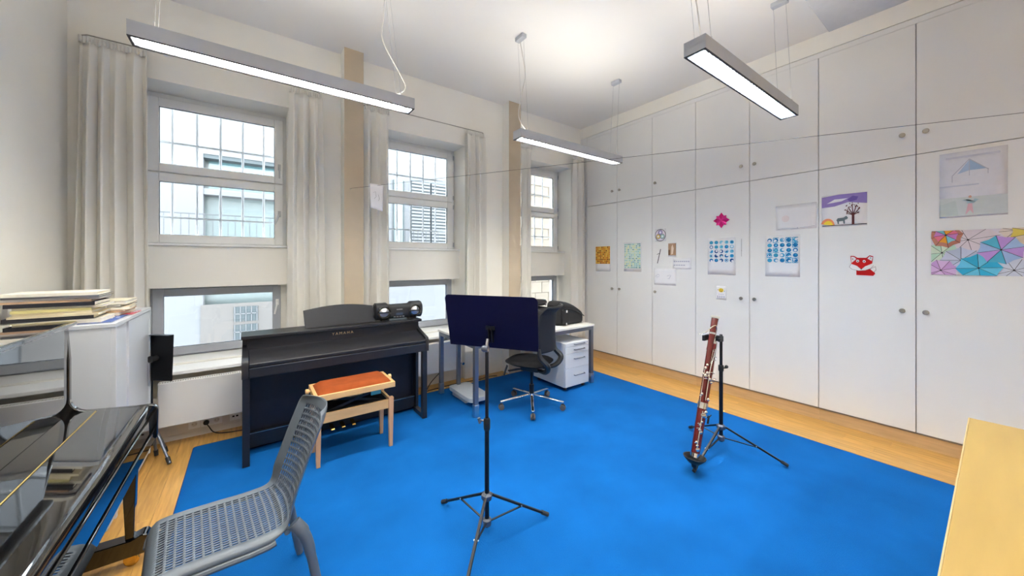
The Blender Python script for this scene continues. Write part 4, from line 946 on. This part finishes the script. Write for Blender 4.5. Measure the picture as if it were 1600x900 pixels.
sh = [(rd,[(.28,.02),(.92,.0),(.99,.1),(.9,.33),(.28,.33)]),(wh,[(.0,.42),(.12,.3),(.36,.24),(.62,.26),(.82,.36),(.93,.5),(.6,.46),(.42,.34),(.2,.5)]),(wh,[(.8,.33),(1.0,.45),(1.02,.28),(.94,.18)]),
      (rd,[(.08,.58),(.05,.98),(.2,.97),(.32,.88),(.66,.88),(.78,1.0),(.92,.95),(.88,.6),(.62,.46),(.47,.30),(.3,.48)]),(wh,[(.09,.62),(.08,.94),(.2,.92),(.28,.82)]),(wh,[(.7,.84),(.78,.95),(.9,.91),(.86,.72)]),
      (wh,disc(.33,.72,.06,.07)),(wh,disc(.58,.70,.06,.07)),(bk_,disc(.33,.71,.025,.03,8)),(bk_,disc(.58,.69,.025,.03,8)),(bk_,disc(.47,.33,.03,.03,8)),(bk_,disc(.14,.82,.02,.03,6)),(bk_,disc(.82,.87,.02,.03,6))]
ou = flat('fox_line',150,135,135)
sh += [(ou,stroke(*q_,.008)) for q_ in ((.0,.42,.12,.3),(.12,.3,.36,.24),(.36,.24,.62,.26),(.62,.26,.82,.36),(.82,.36,.93,.5),(.08,.58,.0,.42),(.8,.33,1.0,.45),(1.0,.45,1.02,.28),(1.02,.28,.94,.18))]
sheet('paper_fox','red and white paper cut-out of a fox','cut-out',.842,.665,1.462,1.65,sh,base=False,group='decorations on the cupboard doors')
# umbrella painting
def umbrella(cu_,cv_,R_,cols,a0=0,asp=1.55,line=bk_,n=8):
    out = []
    for k in range(n):
        a,b = a0+2*PI*k/n, a0+2*PI*(k+1)/n; m_ = (a+b)/2
        pt = lambda aa,rr: (min(1,max(0,cu_+R_*rr*math.cos(aa))), min(1,max(0,cv_+R_*rr*asp*math.sin(aa))))
        out.append((cols[k%len(cols)],[(cu_,cv_),pt(a,1),pt(m_,.86),pt(b,1)]))
    for k in range(n):
        a = a0+2*PI*k/n; out.append((line,stroke(cu_,cv_,*pt(a,1),.0022,1/asp)))
    out.append((line,disc(cu_,cv_,.010,.012*asp,8))); return out
f = flat
sh = umbrella(.33,.78,.27,[f('um1',225,212,215)],.2)+umbrella(.10,.50,.17,[f('um2',190,220,195),f('um2b',215,228,205)],.1)+umbrella(.88,.90,.22,[f('um3',225,205,180),f('um3b',228,205,100)],.3)
sh += umbrella(.135,.88,.16,[f('um4',190,130,110)],.15,1.7)+umbrella(.135,.90,.115,[f('um5',226,120,140),f('um6',235,165,60),f('um7',130,200,205),f('um8',200,130,190)],.15,1.7)
sh += umbrella(.27,.33,.19,[f('um9',190,198,215),f('um9b',205,208,225)],.0)+umbrella(.09,.1,.16,[f('uma',205,160,210),f('umab',220,185,222)],.25)
sh += umbrella(.97,.22,.2,[f('umb',195,210,140),f('umb2',150,190,90)],.2)+umbrella(.42,.16,.2,[f('umc',60,175,212),f('umc2',110,200,226)],.05)+umbrella(.60,.55,.2,[f('umd',165,190,225),f('umd2',190,150,215),f('ume',90,178,204)],.2)
sh = [(f('umbg',222,214,222),rc(.0,1,.0,1))]+umbrella(.70,.12,.16,[f('umf',212,216,228)],.4)+umbrella(.72,.95,.14,[f('umg',228,215,205)],.1)+sh
sheet('umbrella_painting','long painting of many colourful umbrellas','picture',.335,-.24,1.485,1.845,sh)
lv_ = f('lav',215,214,226)
sh = [(f('kg',208,214,214),rc(0,1,.02,.3)),(f('kg2',198,208,206),[(0,.02),(.3,.02),(.25,.26),(0,.2)]),(f('kb',175,195,220),[(.28,.66),(.46,.86),(.46,.7)]),(f('kb2',160,185,215),[(.46,.7),(.46,.86),(.72,.7)]),(ln_,stroke(.2,.64,.46,.87,.006)),(ln_,stroke(.46,.87,.74,.68,.006)),(ln_,stroke(.2,.64,.2,.54,.006)),(ln_,stroke(.46,.87,.46,.62,.005)),(ln_,stroke(.73,.7,.73,.62,.005)),(f('kr',222,180,192),[(.40,.03),(.44,.2),(.5,.2),(.52,.04),(.47,.1)]),(f('kt',178,205,212),[(.34,.25),(.42,.27),(.42,.2),(.52,.2),(.53,.27),(.6,.25),(.55,.22)]),(f('kh',215,170,150),disc(.47,.3,.025,.02,10)),(f('kl',198,202,218),rc(0,.6,.47,.49)),(f('kl2',205,206,220),rc(.1,.9,.9,.93))]
sheet('kite_drawing','large pale crayon drawing of a kite-like roof over a small figure','picture',.29,-.04,1.95,2.475,sh,mt=flat('pale_sheet',226,226,234))
